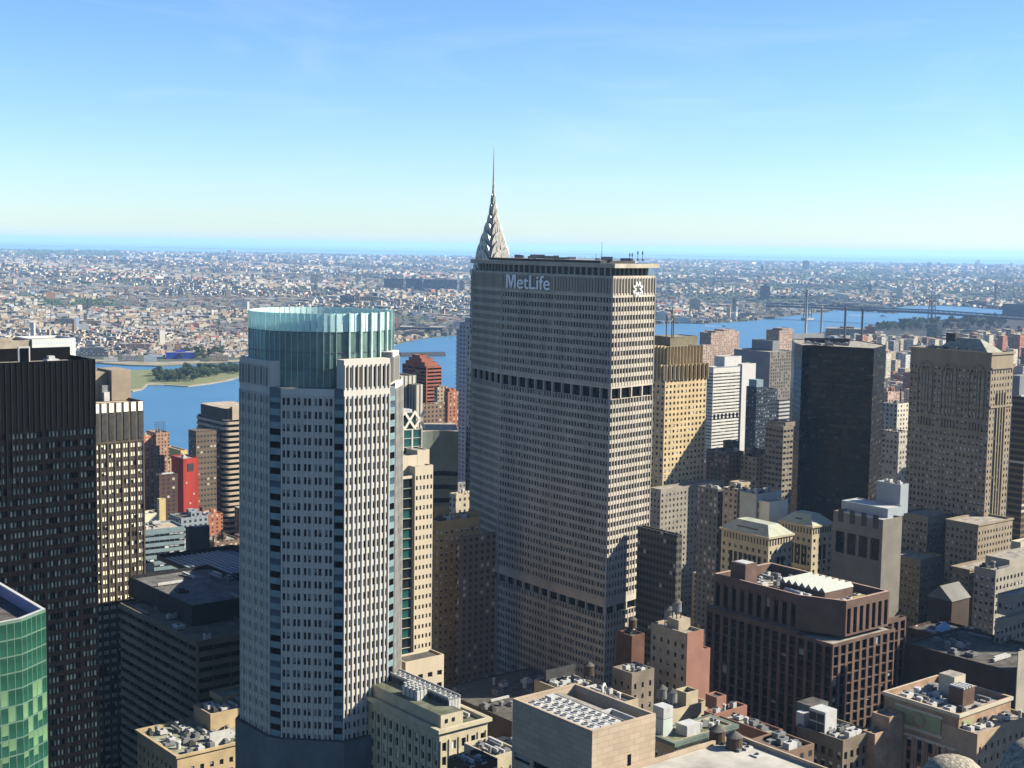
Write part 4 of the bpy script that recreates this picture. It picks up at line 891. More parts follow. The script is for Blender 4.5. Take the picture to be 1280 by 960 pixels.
b.part('strip_window',mb,[mat('strip_brown',(.14,.11,.09),.5,.2)]); q=b.vol(None,962,985,628,770,2,d=12); b.block(q,St(mat('white_render',(.62,.6,.52),.8,.08)),'',para=.5); b.done()
for xl,xc,xr,y,D,lb in ((902,961,991,672,705,'cream stone hotel wing with pale green hipped roof, the left of the twin wings'),(975,1015.5,1041.5,658,740,'cream stone hotel wing with pale green hipped roof, the right of the twin wings')):
    M_HT=mat('cream_hotel_stone',(.42,.37,.26),.85,.13,.1)
    stH=St(M_HT,G_DARK,BL_GREY,pb=.15,bay=4.0,fh=4.2,hp=((.3,0),(.4,1),(.3,0)),vp=(.25,.45),rec=.4,top=6)
    b=Bld('hipped_roof_wing',lb,'hotel wing',xc,y,D,group='twin hotel wings'); v=b.vol(xl,xc,xr,y,D,2); b.block(v,stH,'LR',para=.3,zlo=60); b.cornice(v,.9,.8,M_HT)
    x0,x1,y0,y1,_,zs=v; h=5; ins=5.5; mb=MB()
    A_=[(x0-.3,y0-.3,zs+.06),(x1+.3,y0-.3,zs+.06),(x1+.3,y1+.3,zs+.06),(x0-.3,y1+.3,zs+.06)]; T=[(x0+ins,y0+ins,zs+h),(x1-ins,y0+ins,zs+h),(x1-ins,y1-ins,zs+h),(x0+ins,y1-ins,zs+h)]
    for i in range(4): mb.face([A_[i],A_[(i+1)%4],T[(i+1)%4],T[i]])
    mb.face(T); b.part('hipped_roof',mb,[mat('pale_green_roof',(.36,.38,.31),.8,.15,.2)])
    b.pbox('roof_well',(x0+1.9,x0+2.6,y0+9,y1-9,zs+1.0,zs+2.6),M_DGREY)
    mb=MB()
    n1=int((x1-x0)/2.1)
    for i in range(n1): xx=x0+.8+i*(x1-x0-1.6)/n1; mb.box(xx,xx+.9,y0-.1,y0-.03,zs-4.6,zs-1.6)
    n1=int((y1-y0)/2.1)
    for i in range(n1): yy=y0+.8+i*(y1-y0-1.6)/n1; mb.box(x0-.1,x0-.03,yy,yy+.9,zs-4.6,zs-1.6)
    b.part('attic_windows',mb,[G_DARK])
    mb=MB(); xm=(x0+x1)/2; ym=(y0+y1)/2
    for dx in (-1.7,1.7): mb.box(xm+dx-1,xm+dx+1,y0-.14,y0-.04,zs-19,zs-11)
    for j in range(7):
        yy=y0+(y1-y0)*(.18+j*.1); hw_=min(1.1,(y1-y0)*.03); mb.box(x0-.14,x0-.04,yy-hw_,yy+hw_,zs-22,zs-11)
    b.part('arched_windows',mb,[G_BLACK]); b.done()
simple('small_dark_office','dark glass block with a bare pale roof at the right foot of the slab','office block',780,846,853,669,640,wmat('dark_grid_glass',(.10,.10,.085),glass=(.02,.02,.02),fx=2.2,fz=3.6,wx=.7,wz=.5,lit=.05),roof=M_ROOFT,d=26)
b=simple('square_window_block','grey stone block with big square dark openings left of the stone tower','building',1042,1104,1128,650,690,mat('grey_putty_wall',(.2,.19,.165),.85,.12),fin=False,roof=M_WHITE)
v=b.v; L_=v[3]-v[2]; mb=MB(); wl_=MB()
for j in range(4):
    yy=v[3]-L_*(.06+j*.235)-L_*.18; z_=wp(1080,667,705).z
    mb.box(v[0]-.12,v[0]-.03,yy,yy+L_*.17,z_-11,z_); wl_.box(v[0]-.1,v[0]-.03,yy+1,yy+L_*.14,z_+5,z_+12)
b.part('big_opening',mb,[G_BLACK]); b.part('grille_window',wl_,[M_DGREY])
q=b.vol(1052,1110,1130,636,700,v[5]-1.1); b.block(q,St(mat('blue_white_wall',(.3,.34,.37),.8,.06),roof=M_WHITE),'',para=.5); q=b.vol(1096,1126,1136,606,712,v[5]-1.1); b.block(q,St(mat('blue_white_wall',(.3,.34,.37)),roof=M_ROOFT),'',para=.6)
rf=(q[0]+1,q[1]-1,q[2]+1,q[3]-1,q[5]-.6); b.clutter(rf,4,'ab',sc=.7); b.done()
# ---- the brown granite building
M_PG=mat('pink_brown_granite',(.14,.094,.076),.75,.2,.12); M_PGI=mat('granite_dark',(.07,.05,.045),.8,.2)
stB=St(M_PG,G_BLACK,BL_GREY,pb=.06,bay=4.5,fh=4.0,hp=((.17,0),(.66,1),(.17,0)),vp=(.1,.88),rec=.7,top=1.2,span=M_PGI)
stB1=St(M_PG,G_BLACK,BL_GREY,pb=.05,bay=4.5,fh=15.5,hp=((.22,0),(.56,1),(.22,0)),vp=(.06,.88),rec=1.0,top=2.5,rim=mat('granite_rim',(.4,.28,.22),.8,.1))
b=Bld('granite_office','brown-pink granite office block with a ribbed white skylight on its roof','office block',1042.5,755,520)
zt=b.h; v=b.vol(893,1042.5,1112,755,520,2)
x0,x1,y0,y1,_,_=v; zm=wp(1042,800,520).z
# notched top: main body starts behind the notch on the left face
nx,ny=11,0
p=b.L(998,757,530); ntch=p.y if p.y>4 else 10
b.v=v
yN=b.ext((0,0,zt),(0,1,0),998)*1.0
xN=7.5
top1=(x0+xN,x1,y0,y1,zm,zt); top2=(x0,x0+xN-.02,y0+yN,y1,zm,zt)
lowb=(x0-.6,x1+.6,y0-.6,y1+.6,2,zm)
# lower storeys
b.block((x0-2.2,x1+2,y0-2,y1+2,2,wp(1042,806,515).z-.5),stB,'LR',para=.6,zlo=15)
b.block((x0-2.2,x0+2,y0+yN*.9,y1+2,wp(1042,806,515).z-.55,zm+.05),St(M_PG),'',para=.4)
a=b.mi(M_PG,b.wm)
P8=[(x0+xN,y0),(x1,y0),(x1,y1),(x0,y1),(x0,y0+yN)]
P8=[Vector((x,y,0)) for x,y in P8]
facade(b.wall,b.wins,P8[0],(1,0,0),x1-x0-xN,zm,zt,stB1,None,7,1,mi=(a,a))
facade(b.wall,b.wins,P8[3],(0,-1,0),y1-y0-yN,zm,zt,stB1,None,10,1,mi=(a,a))
O=P8[4]; E=P8[0]; b.wall.face([O+Z*zm,E+Z*zm,E+Z*zt,O+Z*zt],a)
b.wall.face([P8[1]+Z*zm,P8[2]+Z*zm,P8[2]+Z*zt,P8[1]+Z*zt],a); b.wall.face([P8[2]+Z*zm,P8[3]+Z*zm,P8[3]+Z*zt,P8[2]+Z*zt],a)
c=sum(P8,Vector())/5; Q8=[c+(p-c)*.955 for p in P8]; rimm=b.mi(stB1.rim,b.wm)
for i in range(5):
    o,e_,O,E=Q8[i],Q8[(i+1)%5],P8[i],P8[(i+1)%5]; b.wall.face([O+Z*zt,E+Z*zt,e_+Z*zt,o+Z*zt],rimm); b.wall.face([o+Z*(zt-4.5),o+Z*zt,e_+Z*zt,e_+Z*(zt-4.5)],a)
zr_=zt-4.5; b.roof.face([p+Z*zr_ for p in Q8],b.mi(mat('roof_brown_grey',(.38,.34,.28),.95,.3,.2),b.rm))
# ribbed skylight
mb=MB(); sx0,sx1,sy0,sy1=x0+11,x0+29,y0+13,y0+36; n=7
for i in range(n):
    ya=sy0+(sy1-sy0)*i/n; yb=sy0+(sy1-sy0)*(i+1)/n; ym=(ya+yb)/2; zz=zr_+4.5
    mb.face([(sx0,ya,zz),(sx1,ya,zz),(sx1,ym,zz+1.8),(sx0,ym,zz+1.8)]); mb.face([(sx0,ym,zz+1.8),(sx1,ym,zz+1.8),(sx1,yb,zz),(sx0,yb,zz)])
    mb.face([(sx0,ya,zz),(sx0,ym,zz+1.8),(sx0,yb,zz)],1); mb.face([(sx1,ya,zz),(sx1,yb,zz),(sx1,ym,zz+1.8)],1)
b.part('ribbed_skylight',mb,[mat('skylight_white',(.27,.3,.275),.5,.08,.5),M_GREY]); b.pbox('skylight_base',(sx0+.2,sx1-.2,sy0+.2,sy1-.2,zr_,zr_+4.5),M_PG)
b.pbox('brick_tower',(x0+2,x0+9,y1-15,y1-7,zr_,zt+6),M_PG); b.pbox('tower_cap',(x0+3,x0+8,y1-14,y1-8,zt+6,zt+6.2),M_WHITE)
mb=MB()
for r_,y_ in ((1.3,0),(1.3,4),): mb.tube([(x0+4,y0+16+y_,zr_+1.6),(x0+8,y0+18+y_,zr_+2.2),(x0+9,y0+27+y_,zr_+2.2)],r_,10)
b.part('duct',mb,[M_WHITE],True)
b.pbox('plant_frame',(x1-13,x1-6,y0+7,y0+8.2,zr_,zr_+2.4),mat('yellow_steel',(.35,.32,.1),.7,.2)); b.clutter((x0+9,x1-2,y0+2,y1-2,zr_),46,'abcdaba',sc=.85,avoid=[(sx0-.5,sx1+.5,sy0-.5,sy1+.5)]); b.done()
q1=Bld('granite_wing','lower granite wing with dark windows on the right of the granite office','office block',1108,777,545); v=q1.vol(1100,1108,1133,777,545,2); rf=q1.block(v,stB,'LR',para=1,zlo=15); q1.clutter(rf,6,'abc',sc=.7); q1.done()
# right edge
b=simple('dark_pitched_hall','dark pitched slate roof hall in shade below the stone tower','building',1160,1190,1212,752,610,mat('dark_brick',(.07,.055,.045),.85,.2),fin=False)
x0,x1,y0,y1,_,zs=b.v; mb=MB(); ym=(y0+y1)/2
mb.face([(x0-.5,y0-.5,zs),(x1+.5,y0-.5,zs),(x1+.5,ym,zs+6),(x0-.5,ym,zs+6)]); mb.face([(x0-.5,ym,zs+6),(x1+.5,ym,zs+6),(x1+.5,y1+.5,zs),(x0-.5,y1+.5,zs)]); mb.face([(x0-.5,y0-.5,zs),(x0-.5,ym,zs+6),(x0-.5,y1+.5,zs)]); b.part('pitched_roof',mb,[mat('slate',(.17,.17,.16),.8,.15)]); b.done()
b=simple('stepped_dark_block','dark brick stepped block with small blue-white tent on its terrace','building',1134,1196,1235,800,580,M_DKR,fin=False,cl=6,roof=M_ROOFD)
mb=MB(); mb.cyl((b.v[0]+b.v[1])/2,b.v[2]+14,4.5,.3,b.v[5]-.6,b.v[5]+3,12); b.part('tent',mb,[mat('tent_blue',(.3,.42,.6),.7,.05)]); b.done()
M_EG=mat('grey_cream_wall',(.33,.31,.26),.85,.15,.1)
stE=St(M_EG,G_DARK,BL_WHITE,pb=.5,bay=3,fh=3.8,hp=((.25,0),(.5,1),(.25,0)),vp=(.25,.5),rec=.35,top=3)
simple('stepped_stone_block','grey stepped stone block on the right edge in front of the stone tower','building',1218,1245,1330,713,640,M_EG,st=stE,cl=10,tiers=((1232,1262,1330,700,650),),zlo=60)
simple('stepped_stone_block','pale windowed stone block lowest at the right edge','building',1244,1251,1340,775,560,M_EG,st=stE,cl=6,tiers=((1247,1262,1340,745,570,stE),),zlo=40)
simple('cream_cube_block','small cream cube rooftop at the right edge beside the stone tower','building',1264,1276,1320,678,690,mat('cream_wall',(.5,.46,.34),.85,.1),cl=2)
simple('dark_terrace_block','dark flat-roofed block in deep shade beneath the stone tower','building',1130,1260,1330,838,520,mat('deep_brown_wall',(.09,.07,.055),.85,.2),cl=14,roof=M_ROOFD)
b=simple('edge_slab','plain grey slab building cut by the right edge','building',1272,1273,1330,815,420,M_EG,cl=2)
# ================================================================ FOREGROUND ROOFS
M_ORN=mat('ornate_cream_stone',(.46,.42,.3),.85,.14,.2); M_GTAN=mat('grey_tan_panel',(.33,.30,.25),.85,.1,.1)
stO=St(M_ORN,G_DARK,BL_WHITE,pb=.4,bay=3.3,fh=4.2,hp=((.28,0),(.44,1),(.28,0)),vp=(.2,.62),rec=.5,top=3.5,rib=.3,ribw=.5)
b=Bld('ornate_office','cream ornate stone office with a long louvred cooling tower on its green-grey roof','office block',549.5,912,390)
v=b.vol(440,549.5,609.5,912,390,2); rf=b.block(v,stO,'LR',para=1.1,zlo=60,roof=mat('roof_olive',(.14,.15,.11),.95,.3,.2)); b.cornice(v,1.0,1.0,M_ORN)
x0,x1,y0,y1,_,zs=v
q=(x0+1.5,x0+9.5,y0+1.5,y1-2,zs-1,zs+3.4); b.pbox('attic_storey',q,M_ORN,mat('roof_olive',(.14,.15,.11)))
b.pbox('attic_window',(x0+3,x0+4,y0+1.4,y0+1.48,zs+.8,zs+2),G_DARK); b.pbox('attic_window',(x0+5.5,x0+6.5,y0+1.4,y0+1.48,zs+.8,zs+2),G_DARK)
# cooling tower
cy0,cy1=y0+7,y0+39; cx0,cx1=x0+8.2,x0+12.6; zc_=zs+5.4
ob=b.pbox('cooling_tower',(cx0,cx1,cy0,cy1,zs+.8,zc_),M_GREY); mb=MB()
for i in range(20):
    yy=cy0+.5+i*1.6
    if yy>cy1-.4: break
    mb.box(cx0-.16,cx0-.02,yy,yy+1.2,zs+1.2,zc_-.5)
for i in range(4): mb.box(cx0+.2+i*1.1,cx0+1.1+i*1.1,cy0-.16,cy0-.02,zs+1.2,zc_-.4,1)
mb.build('louvres',[M_DGREY,M_WHITE],ob); mb=MB()
for i in range(12):
    for j in range(2): mb.cyl(cx0+1.2+j*2.0,cy0+1.4+i*2.65,.85,.85,zc_,zc_+.3,10,0); mb.cyl(cx0+1.2+j*2.0,cy0+1.4+i*2.65,.6,.6,zc_+.3,zc_+.34,10,1)
for e in (cx0,cx1-.2): mb.box(e,e+.2,cy0,cy1,zc_,zc_+.6)
mb.build('fans',[M_WHITE,M_DGREY],ob)
for i in range(4):
    for j in range(3):
        mb=MB(); cx_,cy_=x0+4+j*1.3,y0+17+i*2.1; mb.box(cx_-.5,cx_+.5,cy_-.8,cy_+.8,zs+3.4,zs+6.2); mb.cyl(cx_,cy_,.35,.5,zs+6.2,zs+7.2,8); b.part('exhaust_fan',mb,[M_WHITE])
b.clutter((x0+13.5,x1-1,y0+2,y1-3,zs-1.1),10,'abcd',sc=.7); b.done()
# terrace strip behind it
simple('low_terrace_block','dark low terrace roofs in shade between the ornate office and the slab','building',545,640,760,902,600,mat('shade_brown_wall',(.10,.085,.07),.85,.2),cl=22,roof=M_ROOFD,para=.7)  # shade of this low area is put into the brown wall colour
simple('plaza_block','long dark low flat roof at the foot of the slab','building',540,640,800,880,668,mat('shade_dark_wall',(.05,.048,.045),.85,.2),cl=10,roof=M_ROOFD)  # dark wall and roof colours stand for the shade at the slab's foot
simple('small_tan_block','small tan block with fenced roof at the bottom edge left of the blank walled block','building',580,617,650,946,372,M_ORN,st=stO,cl=14,kinds='abdc',sc=.6,zlo=70)
simple('brick_roof_block','low red-brown roof at the bottom edge below the ornate office','building',560,586,622,958,352,M_DKR,cl=6,sc=.6,roof=mat('roof_rust',(.2,.12,.09),.9,.2,.2))
# blank tan block
M_BP=wmat('tan_panel_joints',(.46,.37,.29),glass=(.3,.25,.2),fx=5.2,fz=2.6,wx=.985,wz=.93,lit=0); 
def panelmat(name,c,j):
    m=mat(name,c,.85,.1,.1); n=m.node_tree.nodes; l=m.node_tree.links; bs=n['Principled BSDF']; src=bs.inputs['Base Color'].links[0].from_socket
    g=n.new('ShaderNodeTexCoord'); mp=n.new('ShaderNodeMapping'); mp.inputs['Rotation'].default_value=(math.pi/2,0,0); l.new(g.outputs['Object'],mp.inputs[0])
    sp=n.new('ShaderNodeSeparateXYZ'); l.new(g.outputs['Object'],sp.inputs[0]); cb=n.new('ShaderNodeCombineXYZ'); l.new(mathn(n,l,'ADD',sp.outputs[0],sp.outputs[1]),cb.inputs[0]); l.new(sp.outputs[2],cb.inputs[1])
    bt=n.new('ShaderNodeTexBrick'); bt.inputs['Scale'].default_value=1; bt.inputs['Brick Width'].default_value=3.6; bt.inputs['Row Height'].default_value=1.5; bt.inputs['Mortar Size'].default_value=.05
    bt.inputs['Color1'].default_value=(1,1,1,1); bt.inputs['Color2'].default_value=(.86,.83,.8,1); bt.inputs['Mortar'].default_value=(j,j,j,1); l.new(cb.outputs[0],bt.inputs['Vector'])
    mx=n.new('ShaderNodeMix'); mx.data_type='RGBA'; mx.blend_type='MULTIPLY'; mx.inputs['Factor'].default_value=1; l.new(src,mx.inputs['A']); l.new(bt.outputs['Color'],mx.inputs['B']); l.new(mx.outputs['Result'],bs.inputs['Base Color']); return m
M_BP=panelmat('tan_stone_panels',(.44,.36,.27),.6)
b=Bld('blank_walled_block','big blank tan block with a sunken roof full of white cooling units, bottom centre','office block',740.5,914,330)
v=b.vol(641,740.5,820,914,330,2); stP=St(M_BP,G_BLACK,BL_GREY,pb=.3,bay=7,fh=4.4,hp=((.1,0),(.85,1),(.05,0)),vp=(.3,.45),rec=.6,top=13)
x0,x1,y0,y1,_,zs=v; rf=b.block(v,stP,'L',para=3.6,rim=.7,zlo=80,roof=M_ROOF)
zr_=zs-3.6
def vent_row(xa,ya):
    mb=MB(); mb.box(xa,xa+3.2,ya,ya+4.6,zr_+.8,zr_+3.2); mb.box(xa+.2,xa+3,ya+.2,ya+4.4,zr_,zr_+.8,1)
    for j in range(2): mb.cyl(xa+1.6,ya+1.2+j*2.2,.9,.9,zr_+3.2,zr_+3.5,10,0); mb.cyl(xa+1.6,ya+1.2+j*2.2,.65,.65,zr_+3.5,zr_+3.55,10,1)
    b.part('cooling_unit',mb,[M_WHITE,M_DGREY])
for i in range(3):
    for j in range(5): vent_row(x0+1.3+i*3.6,y0+2.2+j*5.1)
for a_ in (x0+.9,x0+12.3): 
    mb=MB(); mb.tube([(a_,y0+1.5,zs-.4),(a_,y0+28,zs-.4)],.12); mb.tube([(a_,y0+1.5,zs-1.3),(a_,y0+28,zs-1.3)],.1)
    for j in range(8): mb.box(a_-.1,a_+.1,y0+1.5+j*3.7,y0+1.7+j*3.7,zr_,zs-.3)
    b.part('railing',mb,[M_WHITE])
b.pbox('raised_roof_deck',(x0+13.5,x1-6,y0+12,y1-1.2,zr_,zs-1.2),M_GREY,M_ROOF); b.pbox('screen_wall',(x0+13,x1-5,y0+10.8,y0+11.2,zr_,zs-.6),M_WHITE); b.pbox('pit_wall',(x1-5,x1-4.6,y0+2,y0+11,zr_,zs-.8),M_WHITE)
b.pbox('screen_wall',(x0+1,x0+12,y1-9.4,y1-9,zr_,zs-.3),M_WHITE)
b.pbox('vent_hood',(x0+8,x0+10.5,y1-6,y1-3.5,zr_,zs+.2),M_WHITE)
b.pbox('door',(x0+(x1-x0)*.56,x0+(x1-x0)*.56+1.1,y0-.1,y0-.02,zs-11.5,zs-8.6),G_BLACK)
# lower wing with the pale roof
q=(x0+.02,x1+30,y0-32,y0-.02,2,zs-11.5); b.block(q,St(M_BP,roof=mat('roof_pale_grey',(.4,.39,.35),.95,.25,.08)),'',para=1.2,rim=.6)
b.done()
# masonry cluster in front of the slab
stS=St(mat('tan_stone_small',(.40,.33,.23),.85,.16,.2),G_DARK,BL_GREY,pb=.3,bay=3.6,fh=3.9,hp=((.32,0),(.36,1),(.32,0)),vp=(.28,.4),rec=.3,top=2.5)
b=simple('tan_roof_block','tan block with crowded roof between the blank walled block and the slab','building',668,757,798,884,450,stS.wall,st=stS,fin=False,cl=26,kinds='abcdab',sc=.75,roof=M_ROOFD,zlo=60)
b.tank(16,26,b.h-1,1.8,3.4); mb=MB(); x0,x1,y0,y1,_,zs=b.v
mb.tube([(x0+3,y0+5,zs-1),(x0+3,y0+5,zs+5),(x0+4.4,y0+5.6,zs+5.6),(x0+5.4,y0+6,zs+4)],.5,8); b.part('vent_pipe',mb,[M_WHITE],True); b.pbox('leaning_hoarding',(x0+2,x0+16,y1-4,y1-3,zs,zs+3.5),M_DGREY); b.done()
b=simple('dark_brick_tower','dark brown brick rooftop tower in front of the sunlit end of the slab','building',771,790,806,795,500,mat('dark_red_brick',(.14,.075,.055),.85,.2,.2),fin=False,cl=4,kinds='bct',sc=.7)
b.tank(4,4,b.h-.8,1.6,3); b.done()
b=simple('stone_shaft_block','grey stone block in shade with stepped sides at the foot of the slab end','building',766,790,818,842,470,mat('grey_brown_stone',(.22,.19,.15),.85,.2),st=St(mat('grey_brown_stone',(.22,.19,.15)),G_DARK,pb=.2,bay=3.6,fh=3.9,hp=((.32,0),(.3,1),(.38,0)),vp=(.25,.5),rec=.3,top=3),cl=10,fin=True,sc=.7,zlo=50)
M_BRP=mat('brick_party_wall',(.28,.15,.11),.85,.12,.1)
stBr=St(mat('buff_wall',(.36,.31,.23),.85,.15,.2),G_DARK,BL_GREY,pb=.2,bay=3.8,fh=3.9,hp=((.34,0),(.32,1),(.34,0)),vp=(.28,.42),rec=.3,top=3)
b=Bld('party_wall_tower','buff apartment tower with a blank red brick sunlit party wall and roof tanks','building',858.5,792,480); v=b.vol(814,858.5,879,792,480,2)
rf=b.block(v,stBr,'L',para=1,zlo=60); x0,x1,y0,y1,_,zs=v; b.pbox('brick_party_wall',(x0,x1,y0-.3,y0-.02,2,zs+.3),M_BRP)
b.pbox('bulkhead',(x0+2,x0+8,y0+6,y0+12,zs-1,zs+3),stBr.wall); b.tank(x0+4,y0+9,zs+3,1.7,3.2,wood=False); b.tank(x0+5,y0+13.5,zs-1,1.9,3.4,wood=False); b.clutter((x0+8,x1-1,y0+1,y1-2,zs-1),8,'abcc',sc=.7)
q=b.vol(862,879,888,812,486,2); b.block(q,St(M_BRP),'',para=.5); b.done()
b=Bld('tank_top_block','buff stone block with open square tower and two grey water tanks','building',841,888,430); v=b.vol(818,841,884,888,430,2)
stBu=St(mat('buff_stone',(.44,.39,.27),.85,.15,.2),G_DARK,BL_WHITE,pb=.3,bay=3.8,fh=3.9,hp=((.34,0),(.32,1),(.34,0)),vp=(.28,.42),rec=.3,top=3)
rf=b.block(v,stBu,'LR',para=1,zlo=60); x0,x1,y0,y1,_,zs=v; b.tank(x0+2.6,y0+3,zs-1,1.7,3.2,wood=False); b.tank(x0+2.6,y0+7.5,zs-1,1.7,3.2,wood=False)
q=(x0+7,x0+12.5,y0+1,y0+6,zs-1,zs+4); b.block(q,stBu,'',para=1.2,rim=.4,roof=M_ROOFD); b.clutter((x0+13,x1-.5,y0+.5,y1-.5,zs-1),5,'abc',sc=.6); b.done()
b=Bld('corniced_block','tan brick building with a deep green-grey dentilled cornice and planted roof','building',843.5,927,385); v=b.vol(816,843.5,916,927,385,2)
stCo=St(mat('tan_brick_small',(.40,.33,.23),.85,.16,.2),G_DARK,BL_WHITE,pb=.5,bay=3.1,fh=3.9,hp=((.3,0),(.4,1),(.3,0)),vp=(.3,.45),rec=.35,top=3.6)
rf=b.block(v,stCo,'LR',para=.5,zlo=60,roof=mat('roof_planted',(.2,.22,.13),.95,.4,.4)); b.cornice(v,1.1,1.3,M_COPPER); x0,x1,y0,y1,_,zs=v
mb=MB(); xx=x0
while xx<x1: mb.box(xx,xx+.35,y0-1.1,y0-.03,zs-1.7,zs-1.12); xx+=.9
b.part('dentils',mb,[M_COPPER]); b.pbox('white_roof_box',(x0+6.5,x0+12,y0+1.5,y0+6,zs-.5,zs+2.6),M_WHITE); b.pbox('cooling_tower',(x0+.8,x0+4.6,y0+5.5,y0+9.8,zs-.5,zs+4.5),mat('mint_panel',(.45,.52,.47),.6,.1)); b.pbox('cooling_tower',(x0+.8,x0+4.6,y0+5.5,y0+9.8,zs+4.7,zs+8),M_WHITE)
b.clutter((x0+12.5,x1-1,y0+1,y1-1,zs-.5),8,'abcc',sc=.6); b.done()
simple('brown_brick_house','brown brick block with stepped parapet in front of the granite office','building',880,893,934,893,425,M_BRP,cl=4,sc=.7,tiers=((882,896,908,872,432),),roof=M_ROOFD)
simple('parapet_brick_block','dark red block with a pale parapet rim around a green-grey roof','building',918,961.5,979,917,405,mat('dark_red_wall',(.22,.12,.09),.85,.15,.2),cl=3,sc=.7,roof=mat('roof_green_grey',(.34,.35,.27)),d=20)
b=simple('brick_tank_block','dark brick block with two conical wooden water tanks at the bottom','building',876,942,985,954,345,mat('dark_brown_brick_wall',(.14,.10,.075),.85,.15,.2),fin=False,cl=8,kinds='ab',sc=.7,roof=M_ROOFT)
x0,x1,y0,y1,_,zs=b.v
for yy in (9.5,15.5): b.tank(x0+3.2,y0+yy,zs-1,2.2,3.4,leg=1.2)
b.done()
simple('dark_roof_block','block with blue-grey cooling tower and dark roof beside the tank block','building',940,985,1018,940,365,M_BR2,cl=16,kinds='abda',sc=.8,roof=M_ROOFD)
b=simple('mansard_block','dark block with a slatted cooling tower and white roof boxes, bottom right of centre','building',996,1054,1092,926,400,M_DKR,fin=False,cl=12,kinds='abda',sc=.8,roof=M_ROOF,st=St(mat('dark_tan_stone',(.19,.16,.12),.85,.2),G_DARK,BL_WHITE,pb=.4,bay=3,fh=3.8,hp=((.25,0),(.5,1),(.25,0)),vp=(.2,.6),rec=.4,top=3),zlo=60)
x0,x1,y0,y1,_,zs=b.v; ob=b.pbox('cooling_tower',(x0+1.5,x0+7,y0+8,y0+14,zs-1,zs+6),M_WHITE); mb=MB()
for k in range(2):
    for z_ in (0,3): mb.box(x0+1.35,x0+1.48,y0+8.4+k*2.9,y0+11+k*2.9,zs+z_-.4,zs+z_+2.1)
mb.build('louvres',[M_DGREY],ob); b.pbox('white_roof_box',(x0+1.5,x0+4.5,y0+16,y0+19,zs-1,zs+3.4),M_WHITE); b.pbox('green_roof_house',(x0+5,x0+13,y0+16,y0+22,zs-1,zs+5),M_COPPER,M_ROOFD); b.done()
# ornate building bottom right
M_OR=mat('orange_tan_brick',(.36,.25,.17),.85,.2,.25); M_LS=mat('limestone_trim',(.48,.44,.34),.85,.1,.2); M_GT=mat('green_terracotta',(.26,.31,.17),.8,.15,.2)
b=Bld('terracotta_trimmed_block','orange-tan brick block with green panel frieze and cluttered roof, bottom right','office block',1199,893,400); v=b.vol(1106,1199,1264,893,400,2)
stT=St(M_OR,G_DARK,BL_WHITE,pb=.35,bay=3.6,fh=4,hp=((.28,0),(.44,1),(.28,0)),vp=(.1,.72),rec=.5,top=11,span=mat('spandrel_terracotta',(.22,.12,.08),.8,.15),rib=.5,ribw=.7)
rf=b.block(v,stT,'LR',para=1.6,zlo=60); x0,x1,y0,y1,_,zs=v; b.cornice(v,1.0,.5,M_LS)
L_=y1-y0; b.pbox('frieze_panel',(x0-.35,x0-.03,y0+L_*.22,y0+L_*.82,zs-8,zs-3),M_GT); mb=MB(); mb.box(x0-.45,x0-.03,y0+L_*.2,y0+L_*.84,zs-9,zs-8.05); mb.box(x0-.45,x0-.03,y0+L_*.2,y0+L_*.84,zs-2.95,zs-2.2); mb.box(x0-.45,x0-.03,y0,y1,zs-11.4,zs-10.4); b.part('string_course',mb,[M_LS])
mb=MB(); K=16; yc=y0+L_*.52
for k in range(K): an=2*math.pi*k/K; mb.box(x0-.6,x0-.36,yc+2*math.cos(an)-.35,yc+2*math.cos(an)+.35,zs-5.5+2*math.sin(an)-.35,zs-5.5+2*math.sin(an)+.35)
b.part('medallion',mb,[M_OR]); b.pbox('frieze_panel',(x0+2,x0+6.5,y0-.35,y0-.03,zs-9,zs-2.5),M_GT)
b.clutter(rf,20,'abcdab',sc=.85,avoid=[(x0+10,x0+18,y0+5,y0+12)]); ob=b.pbox('cooling_tower',(x0+11,x0+17,y0+6,y0+11,zs-1.6,zs+3.6),mat('bronze_louvre',(.14,.09,.07),.6,.2)); mb=MB()
for k in range(4): mb.box(x0+11.3+k*1.4,x0+12+k*1.4,y0+6,y0+11,zs+3.65,zs+4.2)
mb.build('fan_rails',[M_WHITE],ob)
b.pbox('stair_house',(x0+16,x0+22,y0+12.5,y0+18,zs-1.6,zs+5),M_LS,M_ROOF)
q=b.vol(1078,1094,1120,918,405,2); b.block(q,St(M_OR),'',para=1); q=b.vol(1090,1112,1130,897,409,2); b.block(q,St(M_OR),'',para=1)
b.done()
stU=St(mat('pink_tan_brick',(.38,.29,.2),.85,.15,.2),G_DARK,BL_GREY,pb=.2,bay=3.4,fh=3.9,hp=((.34,0),(.32,1),(.34,0)),vp=(.28,.42),rec=.35,top=3)
simple('pink_tan_block','pink-tan sunlit wing with small paired windows beside the terracotta trimmed block','building',1216,1222,1290,918,395,stU.wall,st=stU,cl=8,sc=.7,faces='R',d=12,zlo=60)
